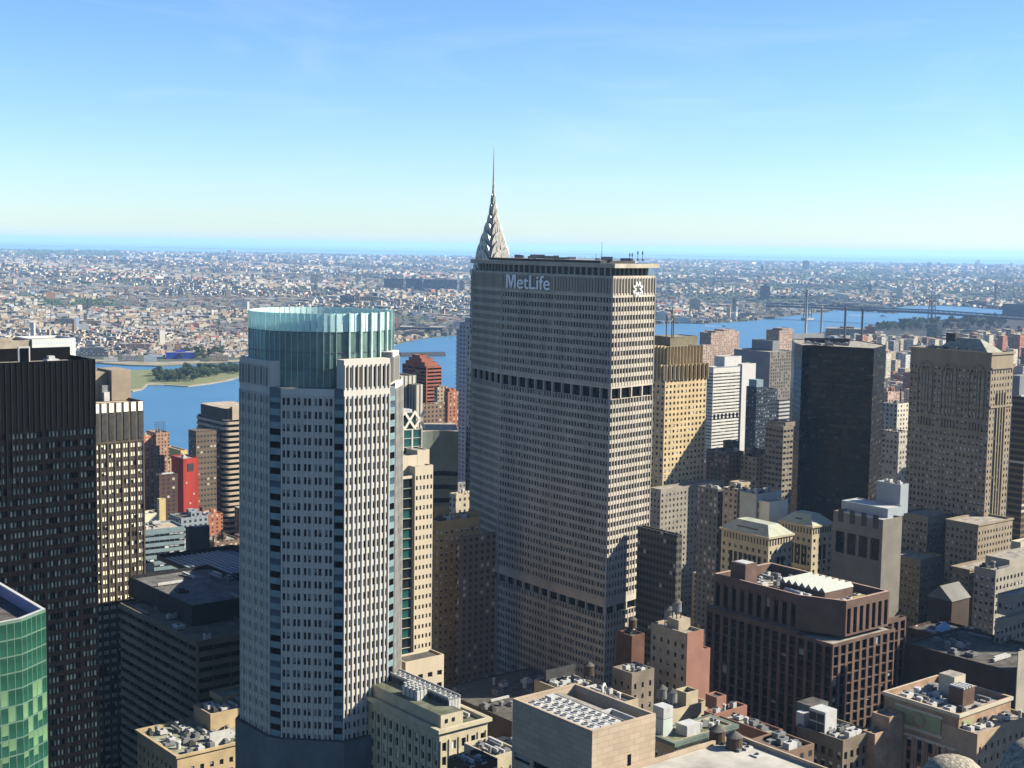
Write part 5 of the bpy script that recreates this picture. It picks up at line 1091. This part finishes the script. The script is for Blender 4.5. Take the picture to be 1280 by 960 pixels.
# stone finials of the viewing deck
M_SP=mat('speckled_limestone',(.40,.37,.30),.9,.35,26,bump=.4)
for px,py,D,rx,lb in ((1193,946,12.5,.305,'rounded speckled stone finial at the bottom edge, the left of two'),(1312,925,10.5,.36,'rounded speckled stone finial cut by the bottom right corner')):
    t=wp(px,py,D); b_=empty('stone_finial',(t.x,t.y,t.z-3)); tag(b_,lb,'finial',None); mb=MB(); h=3
    mb.lathe(0,0,[(rx*1.0,-1.5),(rx*1.0,h-.32*1.1),(rx*.99,h-.26),(rx*.93,h-.17),(rx*.8,h-.095),(rx*.6,h-.04),(rx*.35,h-.01),(.02,h)],28); mb.build('cap_stone',[M_SP],b_,True)
    mb=MB(); mb.box(-rx*1.3,rx*1.3,-rx*1.3,rx*1.3,-3.4,-1.5); mb.build('plinth',[M_SP],b_)
mb=MB(); mb.box(-2,12,9.6,14,200,252.0); tag(mb.build('deck_wall',[M_SP]),'pale stone deck wall below the finials','wall')
# unseen plain blocks, added beside and behind the view only to cast shade
def shade_caster(name,label,x0,x1,y0,y1,z,m):
    mb=MB(); mb.box(x0,x1,y0,y1,0,z,0,1); mb.box(x0+4,x0+12,y0+4,y0+12,z,z+4,0,1); o=mb.build(name,[m,M_ROOF]); o.location=(0,0,2); tag(o,label,'building')
shade_caster('brown_office_block','brown block added out of sight behind the octagonal tower to cast shade',-96,-54,500,645,142,M_BR2)
shade_caster('tan_shade_caster','tan block added outside the right edge to shade the granite office',232,268,505,530,168,M_TN2)
shade_caster('grey_shade_caster','grey block added outside the bottom right corner to cast shade',205,240,385,415,158,M_GR2)
shade_caster('stone_shade_caster','stone-coloured block added outside the right edge to cast shade below the stone tower',330,370,560,610,215,M_TN3)
# ================================================================ BRIDGE AND STACKS
M_BRG=mat('bridge_steel',(.09,.12,.17),.7,.15,.01)
b0=empty('suspension_bridge',(0,0,0)); 
D1,D2=4930,5250
tA=wp(1165,388,D1); tB=wp(1010,381,D2)
tA=Vector((tA.x,tA.y,0)); tB=Vector((tB.x,tB.y,0)); U=(tA-tB).normalized(); N=U.cross(Z)
b0.location=(tA.x,tA.y,0); tag(b0,'long grey-blue suspension bridge with two steel towers crossing the river','bridge')
deckz=lambda t: 40
mb=MB(); end1=tA+U*620; end0=tB-U*170; lo=lambda p: p-tA
def dprism(P,Q,za,zb,w,z0,z1,m=0):
    P=lo(P);Q=lo(Q); n=N*w/2
    c=[P-n,Q-n,Q+n,P+n]; zs_=[za,zb,zb,za]; i=len(mb.v)
    mb.v+=[(p.x,p.y,z+z0) for p,z in zip(c,zs_)]+[(p.x,p.y,z+z1) for p,z in zip(c,zs_)]
    for f in ((0,1,5,4),(1,2,6,5),(2,3,7,6),(3,0,4,7),(4,5,6,7),(3,2,1,0)): mb.f.append(tuple(i+k for k in f)); mb.m.append(m)
dprism(end0,tB,44,46,30,-2,5); dprism(tB,tA,46,46,30,-2,5); dprism(tA,end1,46,32,30,-2,5); mb.build('deck',M_BRG,b0)
mb=MB(); Lm=(tA-tB).length
def truss(P,Q,za,zb,n):
    for s_ in (-1,1):
        mb=MB()
        for i in range(n):
            p=P.lerp(Q,i/n)+N*17*s_; q=P.lerp(Q,(i+1)/n)+N*17*s_; z0=za+(zb-za)*i/n; z1=za+(zb-za)*(i+1)/n
            p=lo(p);q=lo(q); m_=(p+q)/2
            mb.tube([p+Z*(z0),m_+Z*((z0+z1)/2+11)],.9,4); mb.tube([m_+Z*((z0+z1)/2+11),q+Z*z1],.9,4); mb.tube([p+Z*(z0+11),q+Z*(z1+11)],1.2,4)
        mb.build('truss',M_BRG,b0)
truss(end0,tB,44,46,8); truss(tB,tA,46,46,40); truss(tA,end1,46,32,30)
for T in (tB,tA):
    mb=MB(); t=lo(T)
    for s_ in (-1,1):
        for e_ in (-1,1):
            a_=t+N*19*s_+U*7*e_; c_=t+N*13*s_+U*3.5*e_; mb.tube([a_,Vector((c_.x,c_.y,102))],1.8,6)
        for zz in (20,45,70,92):
            k=1-zz/102*.5; a_=t+N*(19-6*zz/102)*s_; mb.tube([a_+U*7*k+Z*zz,a_-U*7*k+Z*zz],1.2,4)
    for zz in (60,75,90,101): a_=t+N*14; c_=t-N*14; mb.tube([a_+Z*zz,c_+Z*zz],1.5,4)
    mb.build('tower',M_BRG,b0); mb=MB(); mb.obox((t.x,t.y),(U.x,U.y),26,50,0,8); mb.build('pier',M_ROOF,b0)
for s_ in (-1,1):
    mb=MB(); pts=[]
    for i in range(25): f=i/24; p=lo(tB.lerp(tA,f))+N*14*s_; pts.append(p+Z*(52+50*(2*f-1)**2))
    mb.tube([lo(end0+N*14*s_)+Z*46]+pts+[lo(end1+N*14*s_)+Z*40],.8,5); mb.build('cable',M_BRG,b0)
for px,yt,D,m_,lb in ((1027.5,384,2900,'l','pale smokestack left of the pair of dark stacks by the river'),(1009,362,2950,'l','tallest pale smokestack, leftmost of the four by the river'),(1057,385,2850,'d','dark smokestack, third of the four by the river'),(1078.5,386,2840,'d','dark smokestack, rightmost of the four by the river')):
    t=wp(px,yt,D); mb=MB(); mb.lathe(0,0,[(3.2,0),(2.4,t.z*.5),(2.0,t.z-3),(2.2,t.z-2.9),(2.2,t.z)],14); o=mb.build('smokestack',mat('stack_pale',(.5,.52,.52),.8,.1) if m_=='l' else mat('stack_dark',(.13,.12,.13),.8,.1),None,True); o.location=(t.x,t.y,2); tag(o,lb,'smokestack')
M_FOAM=mat('foam_white',(.75,.78,.8),.8,0)
for px,py,L_,lb in ((1104,395.6,24,'small white ferry drawing a wake across the river left of the bridge tower'),(905,408.5,12,'small white boat on the river above the brick towers')):
    g=gp(px,py,.5); e_=empty('ferry',(g.x,g.y,.5),R(-35)); tag(e_,lb,'boat'); mb=MB(); w_=L_*.16
    mb.prism([(-L_/2,-w_),(L_*.3,-w_),(L_/2,0),(L_*.3,w_),(-L_/2,w_)],0,2.4,0,0,True); mb.build('hull',[M_WHITE],e_); mb=MB(); mb.box(-L_*.35,L_*.2,-w_*.7,w_*.7,2.4,5); mb.build('cabin',[M_GREY],e_)
    mb=MB(); mb.v=[(-L_/2,-1,.1),(-L_/2,1,.1),(-L_*6,9,.1),(-L_*6,-3,.1)]; mb.f=[(0,1,2,3)]; mb.m=[0]; mb.build('wake',[M_FOAM],e_)
# ================================================================ MID-RISE AND FAR CITY
def fbox(name,label,cat,x0,x1,yt,yb,m,dep=None,group=None,ang=None,z=2,D=None,mt=None):
    """a far building standing on the ground where the photo shows its foot"""
    g=gp((x0+x1)/2,yb,z) if D is None else wp((x0+x1)/2,yt,D); D=g.y; t=wp((x0+x1)/2,yt,D); w=(x1-x0)/FPX*D; dep=dep or w*.6
    mb=MB(); mb.box(-w/2,w/2,0,dep,0,t.z-z,0,1); h=t.z-z; r=random.Random(int(x0*3+yt)); 
    o=mb.build(name,[m,mt or M_ROOF]); o.location=(g.x,D,z); o.rotation_euler=(0,0,R(ang if ang is not None else -math.degrees(math.atan2(g.x,D)))); tag(o,label,cat,group)
    if w>14: mb=MB(); mb.box(-w*.15,w*.2,dep*.3,dep*.7,h,h+min(5,h*.25)); mb.build('bulkhead',[m],o)
    return o
M_SLB=wmat('blue_shade_slab',(.10,.11,.13),fx=5,fz=3.5); M_OR2=wmat('far_orange_wall',(.5,.27,.15),fx=5,fz=4,wx=.3)
FB=[('housing_slab','long dark slab block, leftmost of the far row of housing slabs','apartment block',480,504,348,361,M_SLB),('housing_slab','thin pale end tower in the far row of housing slabs','apartment block',503,506,348,361,M_WH2),('housing_slab','dark slab block, second of the far row of housing slabs','apartment block',507,524,348,362,M_SLB),('housing_slab','pale orange end wall in the middle of the far row of housing slabs','apartment block',524,528,346,362,M_TN3),('housing_slab','widest dark slab block of the far housing row near the spire tower','apartment block',529,571,349,363,M_SLB),('housing_slab','pale end wall at the right of the far row of housing slabs','apartment block',574,580,351,363,M_PK2),
('far_tower','orange-pink tower behind the glass drum','tower',444,449,366,380,M_OR2),('far_tower','dark blue block behind the glass drum','building',425,443,369,381,M_SLB),('far_tower','dark brown wide block behind the glass drum','building',450,472,371,379,M_BR2),
('far_tower','tan tower cluster far behind the glass drum','tower',388,400,343,355,M_TN2),('far_tower','slim tan tower far behind the glass drum','tower',444,450,343,355,M_TN3),('far_tower','small cream tower on the left far plain','tower',277,284,328,336,M_CR2),
('warehouse','red-topped block on the far left shore','building',241,249,405,412,M_RB2),('warehouse','bright blue warehouse on the far bank of the creek','warehouse',208,242,440.5,448.5,mat('bright_blue_wall',(.03,.06,.42),.7,.1)),('warehouse','orange block on the far bank of the creek','building',218,227,430,441,M_OR2),('warehouse','dark blue-grey warehouse above the creek','warehouse',100,130,434,446,M_SLB),('warehouse','long dark warehouse roof across the creek','warehouse',153,186,430,439,M_BR2),('warehouse','cream block above the creek on the left','building',34,45,386,394,M_CR2),('warehouse','orange block above the creek beside the cemetery trees','building',58,69,366,374,M_OR2),('warehouse','white block on the left far plain','building',99,111,405,415,M_WH2),('warehouse','dark long block left of the white block across the creek','warehouse',69,92,398,407,M_SLB),('warehouse','dark long block right of the white block across the creek','warehouse',99,126,401,408,M_BR2),
('far_tower','dark blue tower, left of a pair on the left far plain','tower',211,215,362,373,M_SLB),('far_tower','dark blue tower, right of a pair on the left far plain','tower',222,228,361,372,M_SLB),
('shore_shed','pale grey shed on the near left shore of the creek','warehouse',153,168,445,452,M_GR2),('shore_shed','white low shed on the creek shore','warehouse',130,147,447.5,453,M_WH2),('shore_shed','pale blue shed on the creek shore','warehouse',180,196,445,452,mat('pale_blue_shed',(.42,.5,.55),.7,.1)),('shore_shed','tan shed at the right end of the creek shore','warehouse',262,285,444,452,M_TN2),
('shore_shed','dark long pier shed on the shore right of the glass drum','warehouse',500,553,409,416,M_SLB),('shore_shed','low red brick works by the shore right of the glass drum','building',505,530,414,421,M_PK2),('shore_shed','red brick shed on the shore right of the glass drum','building',490,502,404,413,M_RB2),('shore_tower','small tan tower on the shore left of the slab','tower',561,566,409,419,M_TN3),('shore_shed','pale storage sheds in a row by the slab','warehouse',566,578,402,411,M_WH2),
('shore_shed','white block on the river shore right of the slab','warehouse',821,834,390,403,M_WH2),('shore_shed','long white shed on the far shore right of the slab','warehouse',845,862,397,403.5,M_WH2),('shore_shed','white shed right of the long white shed on the far shore','warehouse',871,885,397,402.5,M_WH2),('shore_tower','blue and tan tower on the far shore right of the slab','tower',862,875,374,389,M_TN3),('shore_tower','pair of thin tan towers on the far shore','tower',915,920,373,392,M_TN2),('shore_tower','tan shore tower nearest the bridge approach','tower',957,964,375,392,M_CR2),('shore_shed','wide low tan works on the far shore','warehouse',925,945,391,398,M_TN2),('shore_shed','yellow-tan works beside the bridge approach on the far shore','warehouse',962,978,388,395,M_TN3),
('far_tower','dark blue tower on the far plain above the river','tower',950,962,357,375,M_SLB),('far_tower','dark slab far above the bridge','tower',1003,1011,326,338,M_SLB),('shore_tower','white tower at the far end of the bridge','tower',1120,1127,360,376,M_WH2),('shore_shed','white block at the left of the far bridge end','warehouse',1043,1058,368,375,M_WH2),('shore_shed','dark long pier block on the right edge beyond the river','building',1254,1300,380,394,mat('navy_shed',(.06,.08,.12),.8,.1)),('shore_shed','white-roofed shed beyond the bridge on the right','warehouse',1210,1232,376,383,M_PK2),('shore_tower','small tower pair on the right horizon','tower',1242,1245,355,376,M_GR2),
('near_shore_block','red brick slab with blue side, right of the smokestacks','apartment block',1080,1093,408,430,M_RB2),('near_shore_block','long brown-violet slab below the smokestacks','apartment block',1032,1081,411,430,M_BR2),('near_shore_block','cream block with roof boxes above the side blocks','apartment block',1124,1141,419,434,M_CR2),('near_shore_block','dark tall block left of the stone tower roof','apartment block',1158,1170,405,424,M_SLB),('near_shore_block','tall cream slab behind the stone tower roof','apartment block',1170,1177,402,424,M_CR2),('near_shore_block','wide cream and pink slab behind the stone tower roof','apartment block',1183,1203,412,424,M_TN3),('near_shore_block','blue-grey block behind the hipped roof','apartment block',1203,1213,412,426,M_SLB),('near_shore_block','tan tower end right of the blue-grey block','apartment block',1213,1219,411,426,M_TN3)]
for k,x in enumerate((1187,1197,1207,1232,1244,1257,1271)):
    FB.append(('brick_slab','red-brown brick tower, number %s from the left of the row above the stone tower'%('one two three four five six seven'.split()[k]),'apartment block',x,x+5,403.5 if k<3 else 407,416,M_RB2))
for f in FB: fbox(*f[:8])
rq=random.Random(21)
for k in range(64):
    if k<24: x=rq.uniform(255,400); yb=rq.uniform(325,332); hh=rq.uniform(3,7)
    elif k<44: x=rq.uniform(1150,1278); yb=rq.uniform(331,345); hh=rq.uniform(4,8)
    else: x=rq.uniform(640,1140) if k%2 else rq.uniform(380,580); yb=rq.uniform(340,372); hh=rq.uniform(6,11)
    zone='on the left part of the far plain' if k<24 else ('near the right horizon' if k<44 else 'in the middle of the far plain'); nm='pale' if k%3 else 'dark'
    fbox('far_tower','%s slim housing tower %s'%(nm,zone),'tower',x,x+rq.uniform(2,4.5),yb-hh,yb,(M_TN3 if k%2 else M_CR2) if k%3 else M_SLB,None,'%s housing towers %s'%(nm,zone))
# ---- generated blocks: nearest and largest ones are things, the rest one mesh
PAL=[M_WH2,M_CR2,M_TN3,M_TN2,M_GR2,M_BR2,M_RB2,M_PK2,wmat('dark_windows',(.09,.09,.095),fx=4,fz=3.6),wmat('blue_grey_windows',(.24,.28,.31),fx=4,fz=3.6)]
PN=['white','cream','pale tan','tan','grey','brown','red brick','pink brick','dark','blue-grey']
FARM=[mat('far_'+n_,c_,.9,0) for n_,c_ in (('white',(.55,.53,.47)),('cream',(.48,.41,.29)),('sand',(.36,.29,.2)),('tan',(.33,.25,.17)),('grey',(.26,.27,.28)),('brown',(.24,.15,.1)),('red',(.36,.16,.11)),('pink',(.5,.3,.24)),('dark',(.07,.07,.08)),('blue_grey',(.25,.32,.4)))]  # dull tones carry part of the distance haze in the colour
RFM=[M_ROOF,M_ROOFT,M_ROOFD,mat('roof_white',(.4,.39,.36),.9,.15,.1)]
r_=np.random.RandomState(11); boxes=[]
def pick(pr): return int(r_.choice(10,p=np.array(pr)/sum(pr)))
BKP=BK+[(1650,FARY(1650)),(-420,FARY(-420))]
OCC=[(0,447,118,960,480),(118,500,180,960,610),(318,396,486,960,420),(302,446,498,960,420),(591,330,820,870,660),(832,440,884,700,905),(993,430,1107,640,930),(1138,440,1268,700,750),(893,755,1112,960,520)]
def hidden(px,py,D): return any(a<px<c and b_+4<py<d_ and D>e for a,b_,c,d_,e in OCC)
N1=40000
pxs=r_.uniform(-90,1370,N1); us=r_.uniform(0,1,N1)
for i in range(N1):
    px=pxs[i]; yh=310+.0157*(px-640)
    off=12.5+us[i]**1.1*130
    py=yh+off
    if hidden(px,py,3000): continue
    if not inpoly(px,py,BKP): continue
    if 20<px<150 and 12<off<19 and r_.rand()<.93: continue

    if 52<px<140 and 374<py<385 and r_.rand()<.85: continue
    g=gp(px,py,2); D=g.y
    far=min(1,D/9000)
    wpx=r_.uniform(2.4,6.5)*(1.0 if r_.rand()<.88 else 2.4); w=min(wpx/FPX*D,60+D*.004); d=w*r_.uniform(.35,1.2)
    hpx=r_.gamma(2.0,.85)+.9; h=hpx/FPX*D; h=min(h,4.5+D*.0011+r_.gamma(1.3,1.3))
    zn=math.sin(g.x/310+1.3*math.sin(D/520))+math.sin(D/430+g.x/900)+.8*math.sin(g.x/97+D/140)
    if zn<-1.25 and r_.rand()<.75: continue
    if px>820 and 22<off<62 and r_.rand()<.45: continue
    t=r_.rand()
    if t<.004: h=r_.uniform(22,45); w=min(w,20); d=min(d,20)
    elif t<.02: h*=1.7
    c=pick([20,17,15,13,8,6,4,3,15,7]) if D<12000 else pick([15,14,14,12,8,8,3,3,15,12])
    reg=math.floor(g.x/900)+math.floor(D/1300)*7; a=math.radians((reg*47%70)-20+r_.uniform(-3,3))
    boxes.append((g.x,D,2,w,d,h,a,c,int(r_.choice(4,p=[.36,.24,.18,.22])),wpx*min(h/D*FPX,20),px,py,'far'))
# manhattan side, kept below what the photo leaves open to the water
SKY=[(-50,620),(165,620),(178,640),(206,640),(213,660),(236,640),(300,640),(490,520),(500,505),(535,520),(556,535),(575,620),(815,520),(880,470),(890,560),(930,545),(995,520),(1000,430),(1040,418),(1100,414),(1104,420),(1140,418),(1170,423),(1180,415),(1280,409),(1400,409)]
def skyl(px):
    for (a,b_),(c,d_) in zip(SKY,SKY[1:]):
        if a<=px<=c: return b_+(d_-b_)*(px-a)/(c-a)
    return 640
# polygons of the near bank in the picture, for the far right housing
NBP=MAN_SHORE+[(1700,1500),(-700,1500)]
HERO=[o for o in bpy.data.objects if o.parent is None and o.type=='EMPTY' and o.get('category') and o.location.y>100]
HB=[]
for o in HERO:
    rad=0
    for c_ in o.children:
        if c_.name.startswith(('wall','shaft','glass_drum')):
            for k in c_.bound_box:
                HB.append((o,None)) if False else None
def bb(o):
    P=[]
    for c_ in o.children:
        if c_.type=='MESH' and not c_.name.startswith('window'):
            for k in c_.bound_box: P.append((k[0]+c_.location.x,k[1]+c_.location.y))
    if not P: return None
    xs_=[p[0] for p in P]; ys_=[p[1] for p in P]; return (min(xs_),max(xs_),min(ys_),max(ys_))
HB=[(o.location.x,o.location.y,math.cos(-o.rotation_euler.z),math.sin(-o.rotation_euler.z),bb(o)) for o in HERO]; HB=[h for h in HB if h[4]]
def clash(x,y,r):
    for ox,oy,ca,sa,(x0,x1,y0,y1) in HB:
        dx,dy=x-ox,y-oy; lx=dx*ca-dy*sa; ly=dx*sa+dy*ca
        if x0-r<lx<x1+r and y0-r<ly<y1+r: return True
    return False
ga=math.radians(GA); cu,su=math.cos(ga),math.sin(ga)
step=0
for iu in range(-10,260):
    for iv in range(-90,140):
        big=True
        x=iu*26*cu-iv*26*su; y=iu*26*su+iv*26*cu
        if y<330 or y>4900 or iu%4==0 or iv%9==0: continue
        x+=r_.uniform(-2,2); y+=r_.uniform(-2,2)
        px,py,dd=proj((x,y,2))
        if px<-60 or px>1340: continue
        if dd<700 and False: continue
        if not inpoly(px,py,NBP): continue
        w=r_.uniform(15,23); d=r_.uniform(15,23)
        if clash(x,y,13): continue
        ys=skyl(px); zmax=wp(px,ys,y).z
        lim=34 if y<1400 else 30
        h=r_.gamma(4,6)+10
        if y>900 and r_.rand()<.14: h+=r_.uniform(15,50)
        if y<900: h=r_.uniform(22,60)
        h=min(h,zmax-2-r_.uniform(0,4)*y/900)
        if h<5:
            if zmax>5 : h=5
            else: continue
        if y>2300: w*=.8; d*=.8
        tp=proj((x,y,h)); vis=0 if hidden(px,tp[1],y) else 1
        c=pick([5,8,14,18,12,12,16,10,6,5]) if y>700 else pick([1,4,8,18,12,20,16,8,12,2])
        boxes.append((x,y,2,w,d,h,ga,c,int(r_.choice(4,p=[.4,.2,.25,.15])),(w/y*FPX)*min(60,(tp[1]<960)*(py-tp[1]))*vis,px,tp[1],'near'))
boxes.sort(key=lambda q:-q[9]); 
top=boxes[:240]; rest=boxes[240:]
def addbox(mb,q,local=False):
    x,y,z,w,d,h,a,c,rf=q[:9]; ca,sa=math.cos(a),math.sin(a); i=len(mb.v)
    P=[(-w/2,-d/2),(w/2,-d/2),(w/2,d/2),(-w/2,d/2)]
    if not local: P=[(x+p*ca-s_*sa,y+p*sa+s_*ca) for p,s_ in P]; z0=z
    else: z0=0
    mb.v+=[(p[0],p[1],z0) for p in P]+[(p[0],p[1],z0+h) for p in P]
    for f in ((0,1,5,4),(1,2,6,5),(2,3,7,6),(3,0,4,7)): mb.f.append(tuple(i+k for k in f)); mb.m.append(0 if local else (c if q[12]=='near' else 14+c))
    mb.f.append((i+4,i+5,i+6,i+7)); mb.m.append(1 if local else 10+rf)
side={'near':'among the lower blocks of the near bank','far':'in the dense low blocks across the river'}
for q in top:
    mb=MB(); addbox(mb,q,True); w,d,h=q[3:6]
    o=mb.build('%s_building'%PN[q[7]].replace(' ','_').replace('-','_'),[PAL[q[7]],RFM[q[8]]]); o.location=q[:3]; o.rotation_euler=(0,0,q[6])
    tall='tall' if h>45 else ('mid-height' if h>20 else 'low'); tag(o,'%s %s flat-roofed building %s'%(tall,PN[q[7]],side[q[12]]),'building','%s %s buildings %s'%(tall,PN[q[7]],side[q[12]]))
    if q[12]=='near':
        r2=random.Random(int(q[0]*10)); mb=MB(); t_=.5
        for (a_,b_,c_,d_) in ((-w/2,w/2,-d/2,-d/2+t_),(-w/2,w/2,d/2-t_,d/2),(-w/2,-w/2+t_,-d/2+t_,d/2-t_),(w/2-t_,w/2,-d/2+t_,d/2-t_)): mb.box(a_,b_,c_,d_,h+.004,h+.9)
        mb.build('parapet',[PAL[q[7]]],o)
        for k in range(r2.randint(2,5)):
            mb=MB(); cx_,cy_=r2.uniform(-w*.32,w*.32),r2.uniform(-d*.32,d*.32); s_=r2.uniform(1,2.6); hh=r2.uniform(1.5,4)
            if r2.random()<.25: mb.cyl(cx_,cy_,1.6,1.5,h+2,h+5,10); mb.cyl(cx_,cy_,1.7,.1,h+5,h+6.2,10); mb.box(cx_-1,cx_+1,cy_-1,cy_+1,h,h+2); mb.build('water_tank',[M_WOOD],o)
            else: mb.box(cx_-s_,cx_+s_,cy_-s_*.8,cy_+s_*.8,h,h+hh); mb.build('bulkhead' if hh>2.5 else 'air_conditioner',[M_GREY if hh<2.5 else PAL[q[7]]],o)
mb=MB()
for q in rest:
    addbox(mb,q)
    if q[12]=='near' and q[1]<2500:
        x,y,z,w,d,h=q[:6]; mb.box(x-3,x+3,y-2,y+2,z+h,z+h+3,q[7])
tag(mb.build('distant_city',PAL+RFM+FARM),'dense mass of small far buildings','buildings',kind='stuff')
# ---- trees
M_LEAF=mat('leaf_green',(.05,.085,.03),.9,.5,.3,c2=(.02,.035,.015)); M_LEAF2=mat('leaf_olive',(.09,.10,.04),.9,.4,.3); M_BARK=mat('bark',(.07,.05,.04),.9,.2,1)
def treemesh(seed,h,w,n=420):
    r2=random.Random(seed); mb=MB(); cl=[]
    for k in range(9): a=r2.uniform(0,6.28); q=r2.uniform(.1,.42)*w; cl.append((q*math.cos(a),q*math.sin(a),h*r2.uniform(.35,.88),w*r2.uniform(.16,.3)))
    for k in range(n):
        cx,cy,cz,cr=r2.choice(cl); v=Vector((r2.gauss(0,1),r2.gauss(0,1),r2.gauss(0,.8))); v=v.normalized()*cr*r2.uniform(.6,1.08)
        p=Vector((cx,cy,cz))+v; s_=w*.055; a=Vector((r2.gauss(0,1),r2.gauss(0,1),r2.gauss(0,1))).normalized(); b_=a.orthogonal().normalized()
        mb.face([p+a*s_,p+b_*s_,p-a*s_,p-b_*s_],0 if r2.random()<.7 else 1)
    tr=MB(); tr.tube([(0,0,0),(0,0,h*.35),(w*.05,0,h*.62)],w*.03,6)
    for k in range(3): a=k*2.1; tr.tube([(0,0,h*.33),(w*.22*math.cos(a),w*.22*math.sin(a),h*.62)],w*.016,5)
    return mb.build('crown',[M_LEAF,M_LEAF2],link=False),tr.build('trunk',M_BARK,link=False)
TM=[treemesh(s_,11+s_*1.3,12+s_) for s_ in range(4)]
def tree(x,y,sc,k,label,group):
    e_=empty('broadleaf_tree',(x,y,2.1),k*1.7); e_.scale=(sc,)*3; tag(e_,label,'tree',group)
    for me,nm in zip(TM[k%4],('crown','trunk')): o=bpy.data.objects.new(nm,me); col.objects.link(o); o.parent=e_
r2=random.Random(5)
for k in range(150):
    f=r2.random(); x=194+f*104; lo_=478.5-3.5*f*2 if f>.5 else 478.5; y=r2.uniform(463-f*2.5,lo_-1.5-max(0,f-.6)*9)
    if f<.3 and y<467: y=r2.uniform(469,477)
    g=gp(x,y,2.2); tree(g.x,g.y,r2.uniform(.75,1.15),k,'leafy green tree in the grove on the river peninsula','trees on the peninsula')
for k in range(40):
    g=gp(r2.uniform(225,280),r2.uniform(438,449),2); tree(g.x,g.y,r2.uniform(.8,1.1),k,'tree on the far bank of the creek beside the blue warehouse','trees beyond the creek')
for k in range(150):
    f=r2.random(); g=gp(1085+f*170,r2.uniform(405-f*8,416-f*6),2); 
    if inpoly(*proj(g)[:2],NBP): tree(g.x,g.y,r2.uniform(1.2,1.9),k,'dark tree in the riverside park this side of the bridge','trees of the riverside park')
# far woods, a single mass
mb=MB(); r3=np.random.RandomState(4)
def clump(px,py,s_px,hk=.5):
    g=gp(px,py,2); s_=s_px/FPX*g.y; i=len(mb.v); n=6
    for j,(rr_,zz) in enumerate(((1,0),(.9,.45),(.55,.85))):
        mb.v+=[(g.x+s_*rr_*math.cos(6.283*k/n+j)*r3.uniform(.8,1.2),g.y+s_*rr_*math.sin(6.283*k/n+j),2+s_*hk*zz*1.6*r3.uniform(.8,1.2)) for k in range(n)]
    for j in range(2):
        for k in range(n): mb.f.append((i+j*n+k,i+j*n+(k+1)%n,i+(j+1)*n+(k+1)%n,i+(j+1)*n+k)); mb.m.append(0)
    mb.f.append(tuple(i+2*n+k for k in range(n))); mb.m.append(0)
for k in range(900): px=-40+r3.rand()*190; clump(px,310+.0157*(px-640)+r3.uniform(13,18.5)-(.5 if px>100 else 0),r3.uniform(1.5,3.5))
for k in range(2600): px=r3.uniform(820,1300); clump(px,310+.0157*(px-640)+r3.uniform(20,60),r3.uniform(1,2.6),.5)
for k in range(260): px=r3.uniform(52,142); clump(px,r3.uniform(375,384.5),r3.uniform(1.3,2.6))
for k in range(16000):
    px=r3.uniform(-80,1360); py=310+.0157*(px-640)+9+r3.rand()**1.1*132
    if inpoly(px,py,BKP) and not hidden(px,py,3000): clump(px,py,r3.uniform(.7,1.9),.6)
tag(mb.build('distant_trees',M_LEAF),'dark far tree cover between the blocks','trees',kind='stuff')
